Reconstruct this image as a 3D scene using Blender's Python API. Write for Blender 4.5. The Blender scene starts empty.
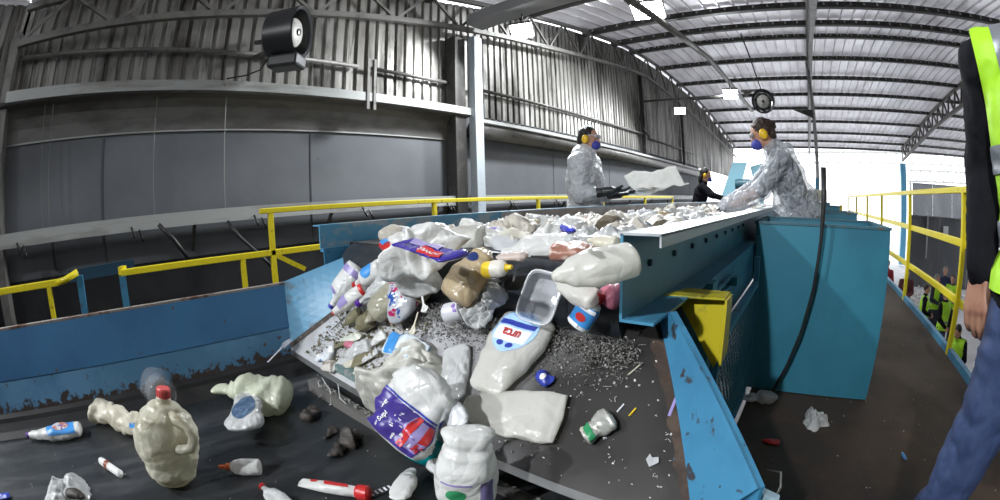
import bpy, bmesh, math, random
from mathutils import Vector, Matrix, noise, Quaternion
PI = math.pi
C = bpy.context.scene.collection
SC = bpy.context.scene
rnd = random.Random(7)
V = Vector

# ------------------------------------------------------------------ camera (a 15 mm class fisheye lens)
F_PX, CAM_YAW, CAM_PITCH, CAM_ROLL = 438.0, .705, -.115, -.030
RC = Matrix.Rotation(CAM_YAW, 3, 'Z') @ Matrix.Rotation(PI/2 + CAM_PITCH, 3, 'X') @ Matrix.Rotation(CAM_ROLL, 3, 'Z')
cam_d = bpy.data.cameras.new('camera'); cam = bpy.data.objects.new('camera', cam_d); C.objects.link(cam)
cam_d.type = 'PANO'
cam_d.sensor_width = 36.0; cam_d.sensor_fit = 'HORIZONTAL'
cam_d.panorama_type = 'FISHEYE_EQUISOLID'
cam_d.fisheye_lens = F_PX/1000*36.0
cam_d.fisheye_fov = PI*1.1
cam_d.clip_start = .02; cam_d.clip_end = 500
cam.matrix_world = RC.to_4x4()
SC.camera = cam

def ray(px, py):
    x = px-500.0; y = 250.0-py; r = math.hypot(x, y)+1e-9; th = 2*math.asin(r/(2*F_PX)); ph = math.atan2(y, x)
    return RC @ V((math.sin(th)*math.cos(ph), math.sin(th)*math.sin(ph), -math.cos(th)))
def on(px, py, surf, lift=0):
    """the point of a working surface (belt, chute, heap ...) seen at a place of the photo"""
    p, n = surf; n = V(n).normalized(); d = ray(px, py)
    return d*((V(p)+n*lift).dot(n)/d.dot(n))
BELT = ((0, 0, -.62), (0, 0, 1))
CHUTE = ((0, .83, -.33), (0, -.64, .768))
FALL = ((0, .93, -.13), (0, -.80, .6))
HEAP = ((0, 0, -.10), (0, 0, 1))
DECK = ((0, 0, -1.1), (0, 0, 1))
GROUND_Z = -3.4

# ------------------------------------------------------------------ materials
MATS = {}
def nodes(m):
    m.use_nodes = True; nt = m.node_tree; nt.nodes.clear(); return nt
def pm(name, col, rough=.5, metal=0, layers=(), bump=None, transl=0, clear=0, coat=0, spec=.5, emit=None, rough2=None, sheen=0, crease=None):
    """procedural principled material; layers = (colour, scale(x,y,z), lo, hi, detail[, amount]) noise masks over the base colour"""
    if name in MATS: return MATS[name]
    m = bpy.data.materials.new(name); nt = nodes(m); N = nt.nodes; L = nt.links
    out = N.new('ShaderNodeOutputMaterial'); b = N.new('ShaderNodeBsdfPrincipled')
    tc = N.new('ShaderNodeTexCoord')
    def rgba(c): return (c[0], c[1], c[2], 1)
    b.inputs['Base Color'].default_value = rgba(col); b.inputs['Roughness'].default_value = rough
    b.inputs['Metallic'].default_value = metal; b.inputs['Specular IOR Level'].default_value = spec
    b.inputs['Coat Weight'].default_value = coat; b.inputs['Sheen Weight'].default_value = sheen
    prev = None
    for i, ly in enumerate(layers):
        c2, sc, lo, hi, det = ly[:5]; amt = ly[5] if len(ly) > 5 else 1
        mp = N.new('ShaderNodeMapping'); L.new(tc.outputs['Object'], mp.inputs['Vector'])
        mp.inputs['Scale'].default_value = sc if isinstance(sc, (tuple, list)) else (sc, sc, sc)
        mp.inputs['Location'].default_value = (i*3.7, i*1.3, i*.7)
        nz = N.new('ShaderNodeTexNoise'); nz.inputs['Scale'].default_value = 1; nz.inputs['Detail'].default_value = det
        nz.inputs['Roughness'].default_value = .62
        L.new(mp.outputs[0], nz.inputs['Vector'])
        mr = N.new('ShaderNodeMapRange'); mr.inputs['From Min'].default_value = lo; mr.inputs['From Max'].default_value = hi
        mr.inputs['To Max'].default_value = amt
        L.new(nz.outputs['Fac'], mr.inputs['Value'])
        mx = N.new('ShaderNodeMix'); mx.data_type = 'RGBA'
        L.new(mr.outputs[0], mx.inputs['Factor'])
        if prev is None: mx.inputs[6].default_value = rgba(col)
        else: L.new(prev, mx.inputs[6])
        mx.inputs[7].default_value = rgba(c2)
        prev = mx.outputs[2]
        if i == 0 and rough2 is not None:
            rr = N.new('ShaderNodeMapRange'); L.new(mr.outputs[0], rr.inputs['Value'])
            rr.inputs['To Min'].default_value = rough; rr.inputs['To Max'].default_value = rough2
            L.new(rr.outputs[0], b.inputs['Roughness'])
    if prev is not None: L.new(prev, b.inputs['Base Color'])
    if bump:
        nz = N.new('ShaderNodeTexNoise'); nz.inputs['Scale'].default_value = bump[1]; nz.inputs['Detail'].default_value = 5
        L.new(tc.outputs['Object'], nz.inputs['Vector'])
        bp = N.new('ShaderNodeBump'); bp.inputs['Strength'].default_value = bump[0]; bp.inputs['Distance'].default_value = bump[2] if len(bump) > 2 else .01
        L.new(nz.outputs['Fac'], bp.inputs['Height']); L.new(bp.outputs[0], b.inputs['Normal'])
    if crease:   # sharp folds of crumpled film: distance to the edges of distorted cells
        dn = N.new('ShaderNodeTexNoise'); dn.inputs['Scale'].default_value = crease[1]*.7; dn.inputs['Detail'].default_value = 2; L.new(tc.outputs['Object'], dn.inputs['Vector'])
        vm = N.new('ShaderNodeVectorMath'); vm.operation = 'MULTIPLY_ADD'; L.new(dn.outputs['Color'], vm.inputs[0]); vm.inputs[1].default_value = (1.2/crease[1],)*3; L.new(tc.outputs['Object'], vm.inputs[2])
        hs = None
        for k, (sc_, w_) in enumerate(((1, 1), (2.7, .45))):
            vo = N.new('ShaderNodeTexVoronoi'); vo.feature = 'DISTANCE_TO_EDGE'; vo.inputs['Scale'].default_value = crease[1]*sc_; L.new(vm.outputs[0], vo.inputs['Vector'])
            mn = N.new('ShaderNodeMath'); mn.operation = 'MULTIPLY'; L.new(vo.outputs['Distance'], mn.inputs[0]); mn.inputs[1].default_value = w_/sc_**.3
            if hs is None: hs = mn.outputs[0]
            else: ad = N.new('ShaderNodeMath'); ad.operation = 'ADD'; L.new(hs, ad.inputs[0]); L.new(mn.outputs[0], ad.inputs[1]); hs = ad.outputs[0]
        bp2 = N.new('ShaderNodeBump'); bp2.inputs['Strength'].default_value = crease[0]; bp2.inputs['Distance'].default_value = 1.0/crease[1]
        L.new(hs, bp2.inputs['Height']); 
        if bump: L.new(bp.outputs[0], bp2.inputs['Normal'])
        L.new(bp2.outputs[0], b.inputs['Normal'])
    if emit:
        b.inputs['Emission Color'].default_value = rgba(emit[0]); b.inputs['Emission Strength'].default_value = emit[1]
    sh = b.outputs[0]
    if transl:
        t = N.new('ShaderNodeBsdfTranslucent')
        if prev is not None: L.new(prev, t.inputs['Color'])
        else: t.inputs['Color'].default_value = rgba(col)
        x = N.new('ShaderNodeMixShader'); x.inputs[0].default_value = transl; L.new(sh, x.inputs[1]); L.new(t.outputs[0], x.inputs[2]); sh = x.outputs[0]
    if clear:
        t = N.new('ShaderNodeBsdfTransparent')
        x = N.new('ShaderNodeMixShader'); x.inputs[0].default_value = clear; L.new(sh, x.inputs[1]); L.new(t.outputs[0], x.inputs[2]); sh = x.outputs[0]
    L.new(sh, out.inputs[0]); MATS[name] = m; return m

blue = pm('blue_paint', (.055, .22, .36), .42, 0, [((.03, .14, .25), 3, .45, .7, 4), ((.09, .055, .035), (9, 9, 9), .63, .68, 8, .9), ((.015, .02, .025), 26, .66, .69, 6, .8)], bump=(.15, 40, .003))
blue_side = pm('blue_paint_scraped', (.075, .27, .42), .4, 0, [((.30, .33, .33), (3, 5, 9), .50, .57, 6, .8), ((.05, .035, .03), 22, .62, .66, 7, .8)], bump=(.2, 40, .003))
blue_rust = pm('blue_paint_rusted', (.05, .22, .38), .45, 0, [((.04, .17, .30), 4, .5, .7, 4), ((.045, .028, .02), (22, 22, 22), .60, .64, 9, .9)], bump=(.4, 60, .003))
blue_tank = pm('blue_tank_paint', (.035, .20, .29), .38, 0, [((.028, .155, .235), 2.2, .42, .65, 5), ((.01, .012, .015), 30, .69, .72, 6, .7)], bump=(.08, 30, .003))
yellow = pm('yellow_paint', (.80, .66, .02), .4, 0, [((.30, .22, .04), 18, .60, .68, 6, .7)], bump=(.1, 60, .002))
yellow_dull = pm('yellow_bracket_paint', (.48, .42, .02), .45, 0, [((.20, .18, .05), 14, .5, .65, 6, .8)])
white_steel = pm('grey_white_steel', (.40, .41, .40), .5, .2, [((.22, .21, .19), (4, 1.2, 8), .5, .66, 6, .8), ((.10, .05, .02), 7, .68, .73, 7)])
galv = pm('galvanised_sheet', (.33, .322, .30), .42, .45, [((.17, .16, .145), (1.5, 5, .5), .42, .60, 7, .9), ((.04, .036, .03), (1.2, 1.3, .5), .52, .62, 8, .85), ((.03, .028, .025), (3, 12, 1.2), .58, .66, 6, .8)], bump=(.1, 25, .004), rough2=.7)
roof_m = pm('roof_insulation_sheet', (.78, .77, .79), .33, .45, [((.60, .585, .60), (2.5, .8, 1), .42, .66, 5)], bump=(.12, 7, .02), transl=.36)
steel_dark = pm('dark_steel', (.055, .052, .05), .55, .3, [((.12, .115, .105), 5, .5, .7, 5)])
steel_mid = pm('grey_steel', (.17, .165, .155), .5, .3, [((.08, .075, .07), 5, .5, .7, 5)])
steel_pale = pm('pale_column_paint', (.42, .47, .52), .45, .1, [((.25, .28, .31), 6, .55, .7, 5, .6)])
wall_m = pm('grey_wall_paint', (.105, .112, .125), .75, 0, [((.135, .142, .155), (.5, .7, .9), .4, .65, 5), ((.03, .032, .036), (9, 9, 7), .68, .72, 8, .8), ((.14, .145, .15), (14, 14, 10), .70, .73, 8, .5)], bump=(.1, 12, .004))
wall_low = pm('black_lower_wall', (.006, .006, .008), .8, 0, [((.012, .012, .013), 3, .5, .7, 4)])
concrete = pm('concrete_ground', (.70, .70, .71), .8, 0, [((.55, .55, .56), .8, .4, .7, 6)])
deck_m = pm('brown_deck_steel', (.055, .034, .021), .6, .1, [((.10, .075, .05), (5, 2, 5), .55, .72, 8, .7), ((.025, .018, .014), 2.2, .45, .65, 5), ((.3, .28, .24), 60, .72, .74, 3, .7)], bump=(.5, 50, .004), rough2=.75)
belt_m = pm('rubber_belt', (.016, .018, .020), .42, 0, [((.035, .037, .04), (14, 2.2, 10), .5, .7, 6), ((.07, .07, .07), (60, 12, 60), .70, .74, 6, .8)], bump=(.5, 18, .006), rough2=.6)
rubber = pm('black_rubber', (.012, .012, .013), .5, 0, [((.03, .028, .026), (3, 3, 20), .5, .7, 6)], bump=(.3, 30, .004))
plate_m = pm('worn_steel_plate', (.62, .62, .64), .34, .35, [((.40, .395, .39), 4.5, .46, .62, 7, .8), ((.10, .09, .08), (9, 9, 9), .60, .70, 8, .6)], bump=(.10, 70, .002), rough2=.5)
def edge_dirt(m, z0, z1, col, scale, amt):
    # dirt and rust gathered along the lower edge of a plate
    nt = m.node_tree; N = nt.nodes; L = nt.links; b = [n for n in N if n.type == 'BSDF_PRINCIPLED'][0]
    src = b.inputs['Base Color'].links[0].from_socket; tc = [n for n in N if n.type == 'TEX_COORD'][0]
    sx = N.new('ShaderNodeSeparateXYZ'); L.new(tc.outputs['Object'], sx.inputs[0])
    nz = N.new('ShaderNodeTexNoise'); nz.inputs['Scale'].default_value = scale; nz.inputs['Detail'].default_value = 10; nz.inputs['Roughness'].default_value = .7; L.new(tc.outputs['Object'], nz.inputs['Vector'])
    m2 = N.new('ShaderNodeMapRange'); m2.inputs['From Min'].default_value = z1; m2.inputs['From Max'].default_value = z0; m2.inputs['To Min'].default_value = -.25; m2.inputs['To Max'].default_value = .25; L.new(sx.outputs[2], m2.inputs['Value'])
    ad = N.new('ShaderNodeMath'); ad.operation = 'ADD'; L.new(nz.outputs['Fac'], ad.inputs[0]); L.new(m2.outputs[0], ad.inputs[1])
    mr = N.new('ShaderNodeMapRange'); mr.inputs['From Min'].default_value = amt; mr.inputs['From Max'].default_value = amt+.05; L.new(ad.outputs[0], mr.inputs['Value'])
    mx = N.new('ShaderNodeMix'); mx.data_type = 'RGBA'; L.new(mr.outputs[0], mx.inputs['Factor']); L.new(src, mx.inputs[6]); mx.inputs[7].default_value = col; L.new(mx.outputs[2], b.inputs['Base Color'])
def plate_grad():
    # the worn plate is bare steel on the left and ingrained with brown dirt towards its right edge
    m = plate_m; nt = m.node_tree; N = nt.nodes; L = nt.links; b = [n for n in N if n.type == 'BSDF_PRINCIPLED'][0]
    src = b.inputs['Base Color'].links[0].from_socket; tc = [n for n in N if n.type == 'TEX_COORD'][0]
    sx = N.new('ShaderNodeSeparateXYZ'); L.new(tc.outputs['Object'], sx.inputs[0])
    nz = N.new('ShaderNodeTexNoise'); nz.inputs['Scale'].default_value = 7; nz.inputs['Detail'].default_value = 9; L.new(tc.outputs['Object'], nz.inputs['Vector'])
    ad = N.new('ShaderNodeMath'); ad.operation = 'MULTIPLY_ADD'; L.new(nz.outputs['Fac'], ad.inputs[0]); ad.inputs[1].default_value = .42; L.new(sx.outputs[0], ad.inputs[2])
    for lo, hi, c in ((-1.0, -.42, (.035, .032, .03, 1)), (-.17, -.03, (.03, .018, .011, 1))):
        mr = N.new('ShaderNodeMapRange'); mr.inputs['From Min'].default_value = lo+.21; mr.inputs['From Max'].default_value = hi+.21; L.new(ad.outputs[0], mr.inputs['Value'])
        mx = N.new('ShaderNodeMix'); mx.data_type = 'RGBA'; L.new(mr.outputs[0], mx.inputs['Factor']); L.new(src, mx.inputs[6]); mx.inputs[7].default_value = c; src = mx.outputs[2]
    L.new(src, b.inputs['Base Color'])
plate_grad()
rust_plate = pm('rusty_plate', (.035, .020, .013), .7, .1, [((.07, .045, .03), 20, .5, .65, 7), ((.06, .20, .31), 13, .60, .64, 8)], bump=(.4, 60, .003))
drum_m = pm('rubber_drum', (.02, .024, .03), .38, 0, [((.05, .055, .06), 8, .5, .7, 5)], bump=(.1, 30, .003))
black_pl = pm('black_plastic', (.012, .012, .013), .35)
fan_m = pm('fan_black_plastic', (.02, .021, .025), .38, 0, [((.055, .055, .06), 40, .55, .7, 3, .6)])
hub_m = pm('pale_fan_hub', (.42, .41, .38), .5, 0, [((.25, .24, .22), 12, .5, .7, 5)])
wire_m = pm('wire_steel', (.18, .18, .17), .5, .6)
glass_lamp = pm('lamp_face', (1, 1, 1), .3, emit=((.95, .98, 1), 60))
film = pm('clear_film', (.75, .77, .78), .16, 0, clear=.45, spec=.8, bump=(.5, 30, .006))
clearfilm = pm('thin_clear_plastic', (.7, .72, .75), .1, 0, clear=.78, spec=.9, bump=(.3, 20, .006))
clearp = pm('clear_plastic', (.75, .77, .82), .12, 0, clear=.55, spec=.9, bump=(.2, 25, .004))
mesh_bg = steel_dark

def plastic(name, col, dirt=(.30, .26, .18), amt=.5, rough=.24, tr=.34, sc=14, cut=.52, cr=(.22, 10)):
    return pm(name, col, rough, 0, [(dirt, sc, cut, cut+.2, 7, amt)], transl=tr, spec=.5, bump=(.2, 45, .002), crease=cr)
milk = plastic('milky_plastic', (.80, .79, .74), amt=.35, tr=.45, cr=(.2, 8))
white_pl = plastic('white_plastic', (.86, .86, .84), (.6, .57, .50), .35)
cream_pl = plastic('cream_plastic', (.76, .72, .60), (.4, .33, .2), .5)
dirty_jug = plastic('dirty_jug_plastic', (.66, .64, .53), (.30, .25, .15), .75, .35, .38, 16, .48, (.22, 8))
greenish = plastic('pale_green_plastic', (.74, .77, .62), (.45, .42, .3), .4)
tan_pl = plastic('tan_plastic', (.56, .45, .29), (.25, .17, .08), .6)
olive_pl = plastic('olive_dirty_plastic', (.26, .24, .15), (.08, .07, .04), .7)
grey_pl = plastic('grey_white_film', (.70, .71, .71), (.42, .42, .4), .6, .22, .35, cr=(.45, 11))
def flat(name, c, rough=.35, **k): return pm(name, c, rough, 0, **k)
red = flat('red_plastic', (.50, .02, .02)); purple = flat('purple_plastic', (.10, .02, .32)); dblue = flat('blue_cap_plastic', (.03, .04, .42))
orange = flat('orange_plastic', (.75, .16, .05)); pinkc = flat('faded_red_cap', (.55, .09, .09)); teal = pm('teal_film', (.0, .17, .19), .2, bump=(.6, 30, .01))
ink_blue = flat('print_blue', (.03, .05, .33)); ink_sky = flat('print_sky_blue', (.05, .26, .62)); ink_red = flat('print_red', (.52, .03, .03))
ink_purple = flat('print_purple', (.05, .03, .22)); ink_white = flat('print_white', (.75, .75, .78)); ink_yellow = flat('print_yellow', (.75, .52, .03))
ink_green = flat('print_green', (.03, .25, .10)); ink_black = flat('print_black', (.02, .02, .025)); ink_pink = flat('print_magenta', (.45, .04, .16)); ink_brown = flat('print_brown', (.22, .06, .03))
lilac = flat('print_lilac', (.30, .25, .5)); ink_navy = flat('print_navy', (.015, .03, .13))
pink_film = pm('pink_film', (.65, .22, .30), .3, transl=.3, bump=(.5, 30, .01))
redbrown = pm('red_brown_bag', (.30, .14, .10), .35, 0, [((.6, .5, .44), 16, .48, .56, 5), ((.45, .06, .04), 26, .58, .62, 4)], bump=(.5, 30, .01))
darkscrap = pm('dark_scrap', (.03, .024, .02), .6, 0, [((.07, .055, .045), 40, .5, .7, 5)], bump=(.5, 60, .005))
skin_a = pm('skin_light', (.50, .27, .18), .5, 0, [((.42, .20, .13), 20, .45, .65, 4)]); skin_b = pm('skin_brown', (.36, .19, .125), .5, 0, [((.28, .13, .09), 20, .45, .65, 4)])
hair_m = pm('black_hair', (.012, .010, .009), .5, bump=(.6, 120, .004)); hair_br = pm('brown_hair', (.035, .018, .012), .5, bump=(.6, 120, .004)); hair_gr = pm('grey_hair', (.2, .19, .18), .5)
coat_m = pm('white_disposable_coat', (.78, .81, .84), .38, 0, [((.58, .61, .66), 7, .45, .65, 6, .6)], transl=.25, crease=(.5, 11))
gown_m = pm('translucent_rain_gown', (.74, .78, .84), .2, 0, [((.5, .54, .6), 10, .45, .6, 6, .6)], transl=.15, clear=.42, spec=.9, crease=(.8, 13))
dark_cloth = pm('dark_cloth', (.018, .022, .035), .8, bump=(.3, 60, .003)); black_cloth = pm('black_jacket_cloth', (.008, .008, .011), .9, 0, [((.014, .013, .018), 6, .5, .7, 4)], bump=(.3, 40, .004), spec=.15)
jeans = pm('blue_jeans', (.018, .034, .095), .8, 0, [((.032, .055, .14), (9, 9, 4), .45, .65, 5), ((.012, .022, .065), 30, .5, .7, 5, .5)], bump=(.35, 90, .003))
hiviz = pm('hiviz_yellow_fabric', (.48, .88, .03), .6, 0, [((.40, .76, .02), 9, .45, .65, 4)], transl=.1, bump=(.25, 30, .006))
reflect = pm('grey_reflective_tape', (.26, .28, .31), .35, .3, bump=(.1, 60, .002))
glove = pm('black_glove', (.02, .022, .024), .4, bump=(.5, 50, .006)); muff = flat('yellow_earmuff', (.85, .52, .02)); mask_m = pm('blue_mask', (.05, .06, .36), .7)
goggle = flat('goggle_plastic', (.45, .40, .40), .15); red_cloth = pm('red_cloth', (.35, .03, .04), .8)
steel_shiny = pm('bright_steel', (.45, .45, .45), .3, .8, [((.2, .2, .2), 6, .5, .7, 5)])
wallpanel = pm('grey_partition_sheet', (.085, .09, .10), .55, .1, [((.12, .125, .135), (1, 1, .4), .45, .65, 4)])

# ------------------------------------------------------------------ mesh collector
class MB:
    def __init__(s): s.v = []; s.f = []
    def add(s, vs, fs):
        b = len(s.v); s.v += [tuple(v) for v in vs]; s.f += [tuple(b+i for i in f) for f in fs]; return s
    def box(s, c, d, R=None):
        c = V(c); h = V(d)/2; vs = []
        for sx in (-1, 1):
            for sy in (-1, 1):
                for sz in (-1, 1):
                    p = V((sx*h.x, sy*h.y, sz*h.z)); vs.append(c+((R @ p) if R else p))
        return s.add(vs, [(0, 1, 3, 2), (4, 6, 7, 5), (0, 4, 5, 1), (2, 3, 7, 6), (0, 2, 6, 4), (1, 5, 7, 3)])
    def bar(s, a, b, w, h=None, up=(0, 0, 1)):
        a, b = V(a), V(b); h = w if h is None else h; d = b-a; L = d.length; d.normalize(); u = V(up)
        if abs(d.dot(u)) > .98: u = V((1, 0, 0))
        x = d.cross(u).normalized(); z = x.cross(d)
        R = Matrix((x, d, z)).transposed(); return s.box((a+b)/2, (w, L, h), R)
    def tube(s, pts, r, n=10, caps=True):
        pts = [V(p) for p in pts]; rs = r if isinstance(r, (list, tuple)) else [r]*len(pts)
        rings = []; prev = None
        for i, p in enumerate(pts):
            d = (pts[min(i+1, len(pts)-1)]-pts[max(i-1, 0)]).normalized()
            if prev is None: u = V((0, 0, 1)) if abs(d.z) < .9 else V((1, 0, 0)); x = d.cross(u).normalized()
            else: x = (prev-d*prev.dot(d)).normalized()
            prev = x; y = d.cross(x); rings.append([p+(x*math.cos(2*PI*k/n)+y*math.sin(2*PI*k/n))*rs[i] for k in range(n)])
        vs = [q for r_ in rings for q in r_]; fs = []
        for i in range(len(pts)-1):
            for k in range(n): fs.append((i*n+k, i*n+(k+1) % n, (i+1)*n+(k+1) % n, (i+1)*n+k))
        if caps: fs += [tuple(range(n))[::-1], tuple((len(pts)-1)*n+k for k in range(n))]
        return s.add(vs, fs)
    def lathe(s, prof, o, ax, n=28, capa=True, capb=True):
        o = V(o); ax = V(ax).normalized(); u = V((0, 0, 1)) if abs(ax.z) < .9 else V((1, 0, 0)); x = ax.cross(u).normalized(); y = ax.cross(x)
        vs = []; fs = []
        for (r, h) in prof:
            for k in range(n): vs.append(o+ax*h+(x*math.cos(2*PI*k/n)+y*math.sin(2*PI*k/n))*r)
        for i in range(len(prof)-1):
            for k in range(n): fs.append((i*n+k, i*n+(k+1) % n, (i+1)*n+(k+1) % n, (i+1)*n+k))
        if capa: fs.append(tuple(range(n))[::-1])
        if capb: fs.append(tuple((len(prof)-1)*n+k for k in range(n)))
        return s.add(vs, fs)
    def prism(s, poly, t):
        """polygon in space given thickness vector t"""
        t = V(t); n = len(poly); vs = [V(p) for p in poly]+[V(p)+t for p in poly]
        return s.add(vs, [tuple(range(n))[::-1], tuple(range(n, 2*n))]+[(i, (i+1) % n, n+(i+1) % n, n+i) for i in range(n)])
    def extrude_x(s, prof, x0, x1):
        return s.prism([(x0, y, z) for y, z in prof], (x1-x0, 0, 0))
    def grid(s, fn, nu, nv, close_u=False):
        vs = [fn(i/(nu if close_u else nu-1), j/(nv-1)) for j in range(nv) for i in range(nu)]; fs = []
        for j in range(nv-1):
            for i in range(nu if close_u else nu-1):
                i2 = (i+1) % nu; fs.append((j*nu+i, j*nu+i2, (j+1)*nu+i2, (j+1)*nu+i))
        return s.add(vs, fs)
    def build(s, name, mat, parent=None, smooth=False, loc=None, bevel=0, solid=0, auto=False):
        me = bpy.data.meshes.new(name)
        o_ = V(loc) if loc is not None else V((0, 0, 0))
        me.from_pydata([tuple(V(v)-o_) for v in s.v], [], s.f); me.update()
        bm = bmesh.new(); bm.from_mesh(me); bmesh.ops.recalc_face_normals(bm, faces=bm.faces); bm.to_mesh(me); bm.free()
        if smooth:
            me.polygons.foreach_set('use_smooth', [True]*len(me.polygons))
        me.materials.append(mat)
        o = bpy.data.objects.new(name, me); C.objects.link(o); o.location = o_
        if parent is not None: o.parent = parent; o.matrix_parent_inverse = Matrix.Translation(parent.location).inverted() if parent.rotation_euler[:] == (0, 0, 0) else parent.matrix_world.inverted()
        if auto and smooth:
            try: me.set_sharp_from_angle(angle=math.radians(38))
            except Exception: pass
        if solid:
            md = o.modifiers.new('solid', 'SOLIDIFY'); md.thickness = solid
        if bevel:
            md = o.modifiers.new('bevel', 'BEVEL'); md.width = bevel; md.segments = 2; md.limit_method = 'ANGLE'
        return o
def tag(o, label, cat=None, group=None, kind=None):
    if label: o['label'] = label
    if cat: o['category'] = cat
    if group: o['group'] = group
    if kind: o['kind'] = kind
    return o
def empty(name, loc, label=None, cat=None, group=None):
    o = bpy.data.objects.new(name, None); C.objects.link(o); o.location = loc; o.empty_display_size = .05
    return tag(o, label, cat, group)
def struct(o, label=None): o['kind'] = 'structure'; return tag(o, label) if label else o
def lerp(a, b, t): return a+(b-a)*t
def pl(prof, y):
    if y <= prof[0][0]: return prof[0][1]
    for (a, za), (b, zb) in zip(prof, prof[1:]):
        if y <= b: return lerp(za, zb, (y-a)/(b-a))
    return prof[-1][1]
# ================================================================== THE HALL
W = 4.4
TOPP = [(-1.5, 2.15), (4.2, 3.0), (7.4, 3.56), (10.5, 4.02), (13.4, 4.12), (16.6, 4.08), (19.8, 3.92), (23.5, 3.52), (27.6, 3.05)]
BOTP = [(-1.5, 1.76), (1.2, 2.08), (4.4, 2.54), (6.0, 2.73), (11.2, 3.45), (13.7, 3.36), (16.1, 3.22), (27, 2.5)]
# ground + walls
struct(MB().box((14, 25, GROUND_Z-.1), (90, 90, .2)).build('floor', concrete))
w = MB(); w.box((-4.5, 5.1, -1.06), (.2, 25.4, 4.64)); struct(w.build('wall_left', wall_m))
w = MB()
for i in range(10): w.box((-4.397, -5+i*2.35, .25), (.006, .012, 1.15))
struct(w.build('trim_1', pm('wall_joint', (.06, .064, .072), .8)))
struct(MB().box((-4.39, 5.1, -1.88), (.02, 25.3, 3.04)).build('wall_left_lower', wall_low))  # black band covering the lower part of the left wall
def corr(y0, y1, zb, ztop, x, pitch=.15, dep=.028):
    m = MB(); prof = []
    n = int((y1-y0)/pitch)
    for i in range(n):
        y = y0+i*pitch
        prof += [(y, 0), (y+pitch*.62, 0), (y+pitch*.70, dep), (y+pitch*.90, dep)]
    vs = []; fs = []
    for (y, d) in prof: vs += [(x-d, y, zb), (x-d, y, ztop(y))]
    for i in range(len(prof)-1): fs.append((2*i, 2*i+2, 2*i+3, 2*i+1))
    m.add(vs, fs); return m
ztop = lambda y: pl(TOPP, y)
o = corr(-1.55, 27.4, 1.22, lambda y: ztop(y)+(.10 if y < 3.2 else 0), -4.4).build('wall_cladding', galv); struct(o)
# small scuffed sheets behind the eave
struct(corr(-7, -1.4, 1.22, lambda y: 2.27+(-1.5-y)*.16, -4.4).build('wall_cladding', galv))
# ledge under the cladding
t = MB(); t.box((-4.27, 1.42, 1.255), (.26, 5.84, .075)); t.box((-4.14, 1.42, 1.24), (.012, 5.84, .10)); struct(t.build('trim_2', white_steel))
t = MB(); cv = [(-4.15, 1.20), (-4.16, 1.175), (-4.28, 1.15), (-4.345, 1.08), (-4.375, .98), (-4.385, .86), (-4.399, .85), (-4.399, 1.2)]; t.prism([(x, -7, z) for x, z in cv], (0, 11.34, 0)); struct(t.build('trim_3', pm('cove_metal', (.17, .165, .16), .5, .2, [((.09, .085, .08), (3, 1, 3), .45, .6, 6)])))
t = MB(); t.bar((-4.385, -1.6, .85), (-4.385, 4.3, .855), .012, .014); struct(t.build('trim_4', white_steel))
# gutter beyond the pillar
g = empty('wall_gutter', (-4.25, 4.5, .9), 'grey metal gutter along the left wall behind the sorting workers', 'gutter')
m = MB(); m.tube([(-4.26, 4.5, 1.02), (-4.26, 17.6, .96)], .13, 14); m.build('channel', steel_mid, g, smooth=True)
m = MB(); m.bar((-4.12, 4.5, 1.13), (-4.12, 17.6, 1.06), .03, .05); m.build('lip', white_steel, g)
# girts (horizontal wall tubes)
for k, (y0, y1) in enumerate(((-1.45, 2.62), (2.75, 4.3), (4.55, 11.2), (11.3, 17.5))):
    o = MB().tube([(-4.33, y0, 1.66), (-4.33, y1, 1.66+.012*(y1-y0) if k > 1 else 1.66)], .028, 8).build('wall_girt', steel_mid, smooth=True)
    tag(o, ['steel tube girt across the cladding behind the drum fan', 'short steel tube girt just left of the pale column', 'steel tube girt on the cladding behind the white-coated sorter', 'steel tube girt on the far cladding towards the bright opening'][k], 'girt')
# columns on the left wall
o = MB().box((-4.12, 4.42, .28), (.13, .16, 4.2)).build('steel_column', steel_pale, bevel=.006); tag(o, 'pale blue-grey steel column in front of the left wall', 'column')
o = MB().box((-4.28, 4.18, -.35), (.2, .2, 5.4)).build('steel_column', steel_dark, bevel=.006); tag(o, 'dark steel column just left of the pale one', 'column')
o = MB().box((-4.3, -1.55, .1), (.16, .1, 3.6)).build('steel_column', steel_mid); tag(o, 'narrow grey corner column at the far left wall end', 'column')
for y, l in ((11.25, 'slim dark column on the cladding behind the bracket lamp'), (15.2, 'slim dark column near the wall opening, farther than the bracket lamp')):
    o = MB().box((-4.3, y, (pl(BOTP, y)+.9)/2), (.1, .1, pl(BOTP, y)-.9)).build('steel_column', steel_dark); tag(o, l, 'column')
pp = empty('hanger_post', (-4.2, 2.69, 1.3), 'short rusty double post between ledge and girt', 'post')
for dy in (-.04, .05): MB().box((-4.15, 2.69+dy, 1.4), (.05, .035, .62)).build('upright', steel_mid, pp)
# cable tray along the wall
g = empty('cable_tray', (-4.2, 5, .02), 'long pale metal tray running along the grey wall', 'tray')
m = MB(); m.box((-4.26, 5.4, .065), (.09, 25, .012)); m.box((-4.22, 5.4, .0), (.012, 25, .115)); m.build('channel', white_steel, g)
for i in range(12):
    y = -4+i*1.55
    MB().bar((-4.38, y, -.30), (-4.24, y+.02, -.05), .03, .03).build('bracket', steel_dark, g)
for i in range(9):
    y = -2.6+i*1.3; MB().tube([(-4.2, y, -.02), (-4.16, y+.03, -.12), (-4.2, y+.08, -.05), (-4.15, y+.12, -.16)], .012, 6).build('cable_tie', black_pl, g, smooth=True)

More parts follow.
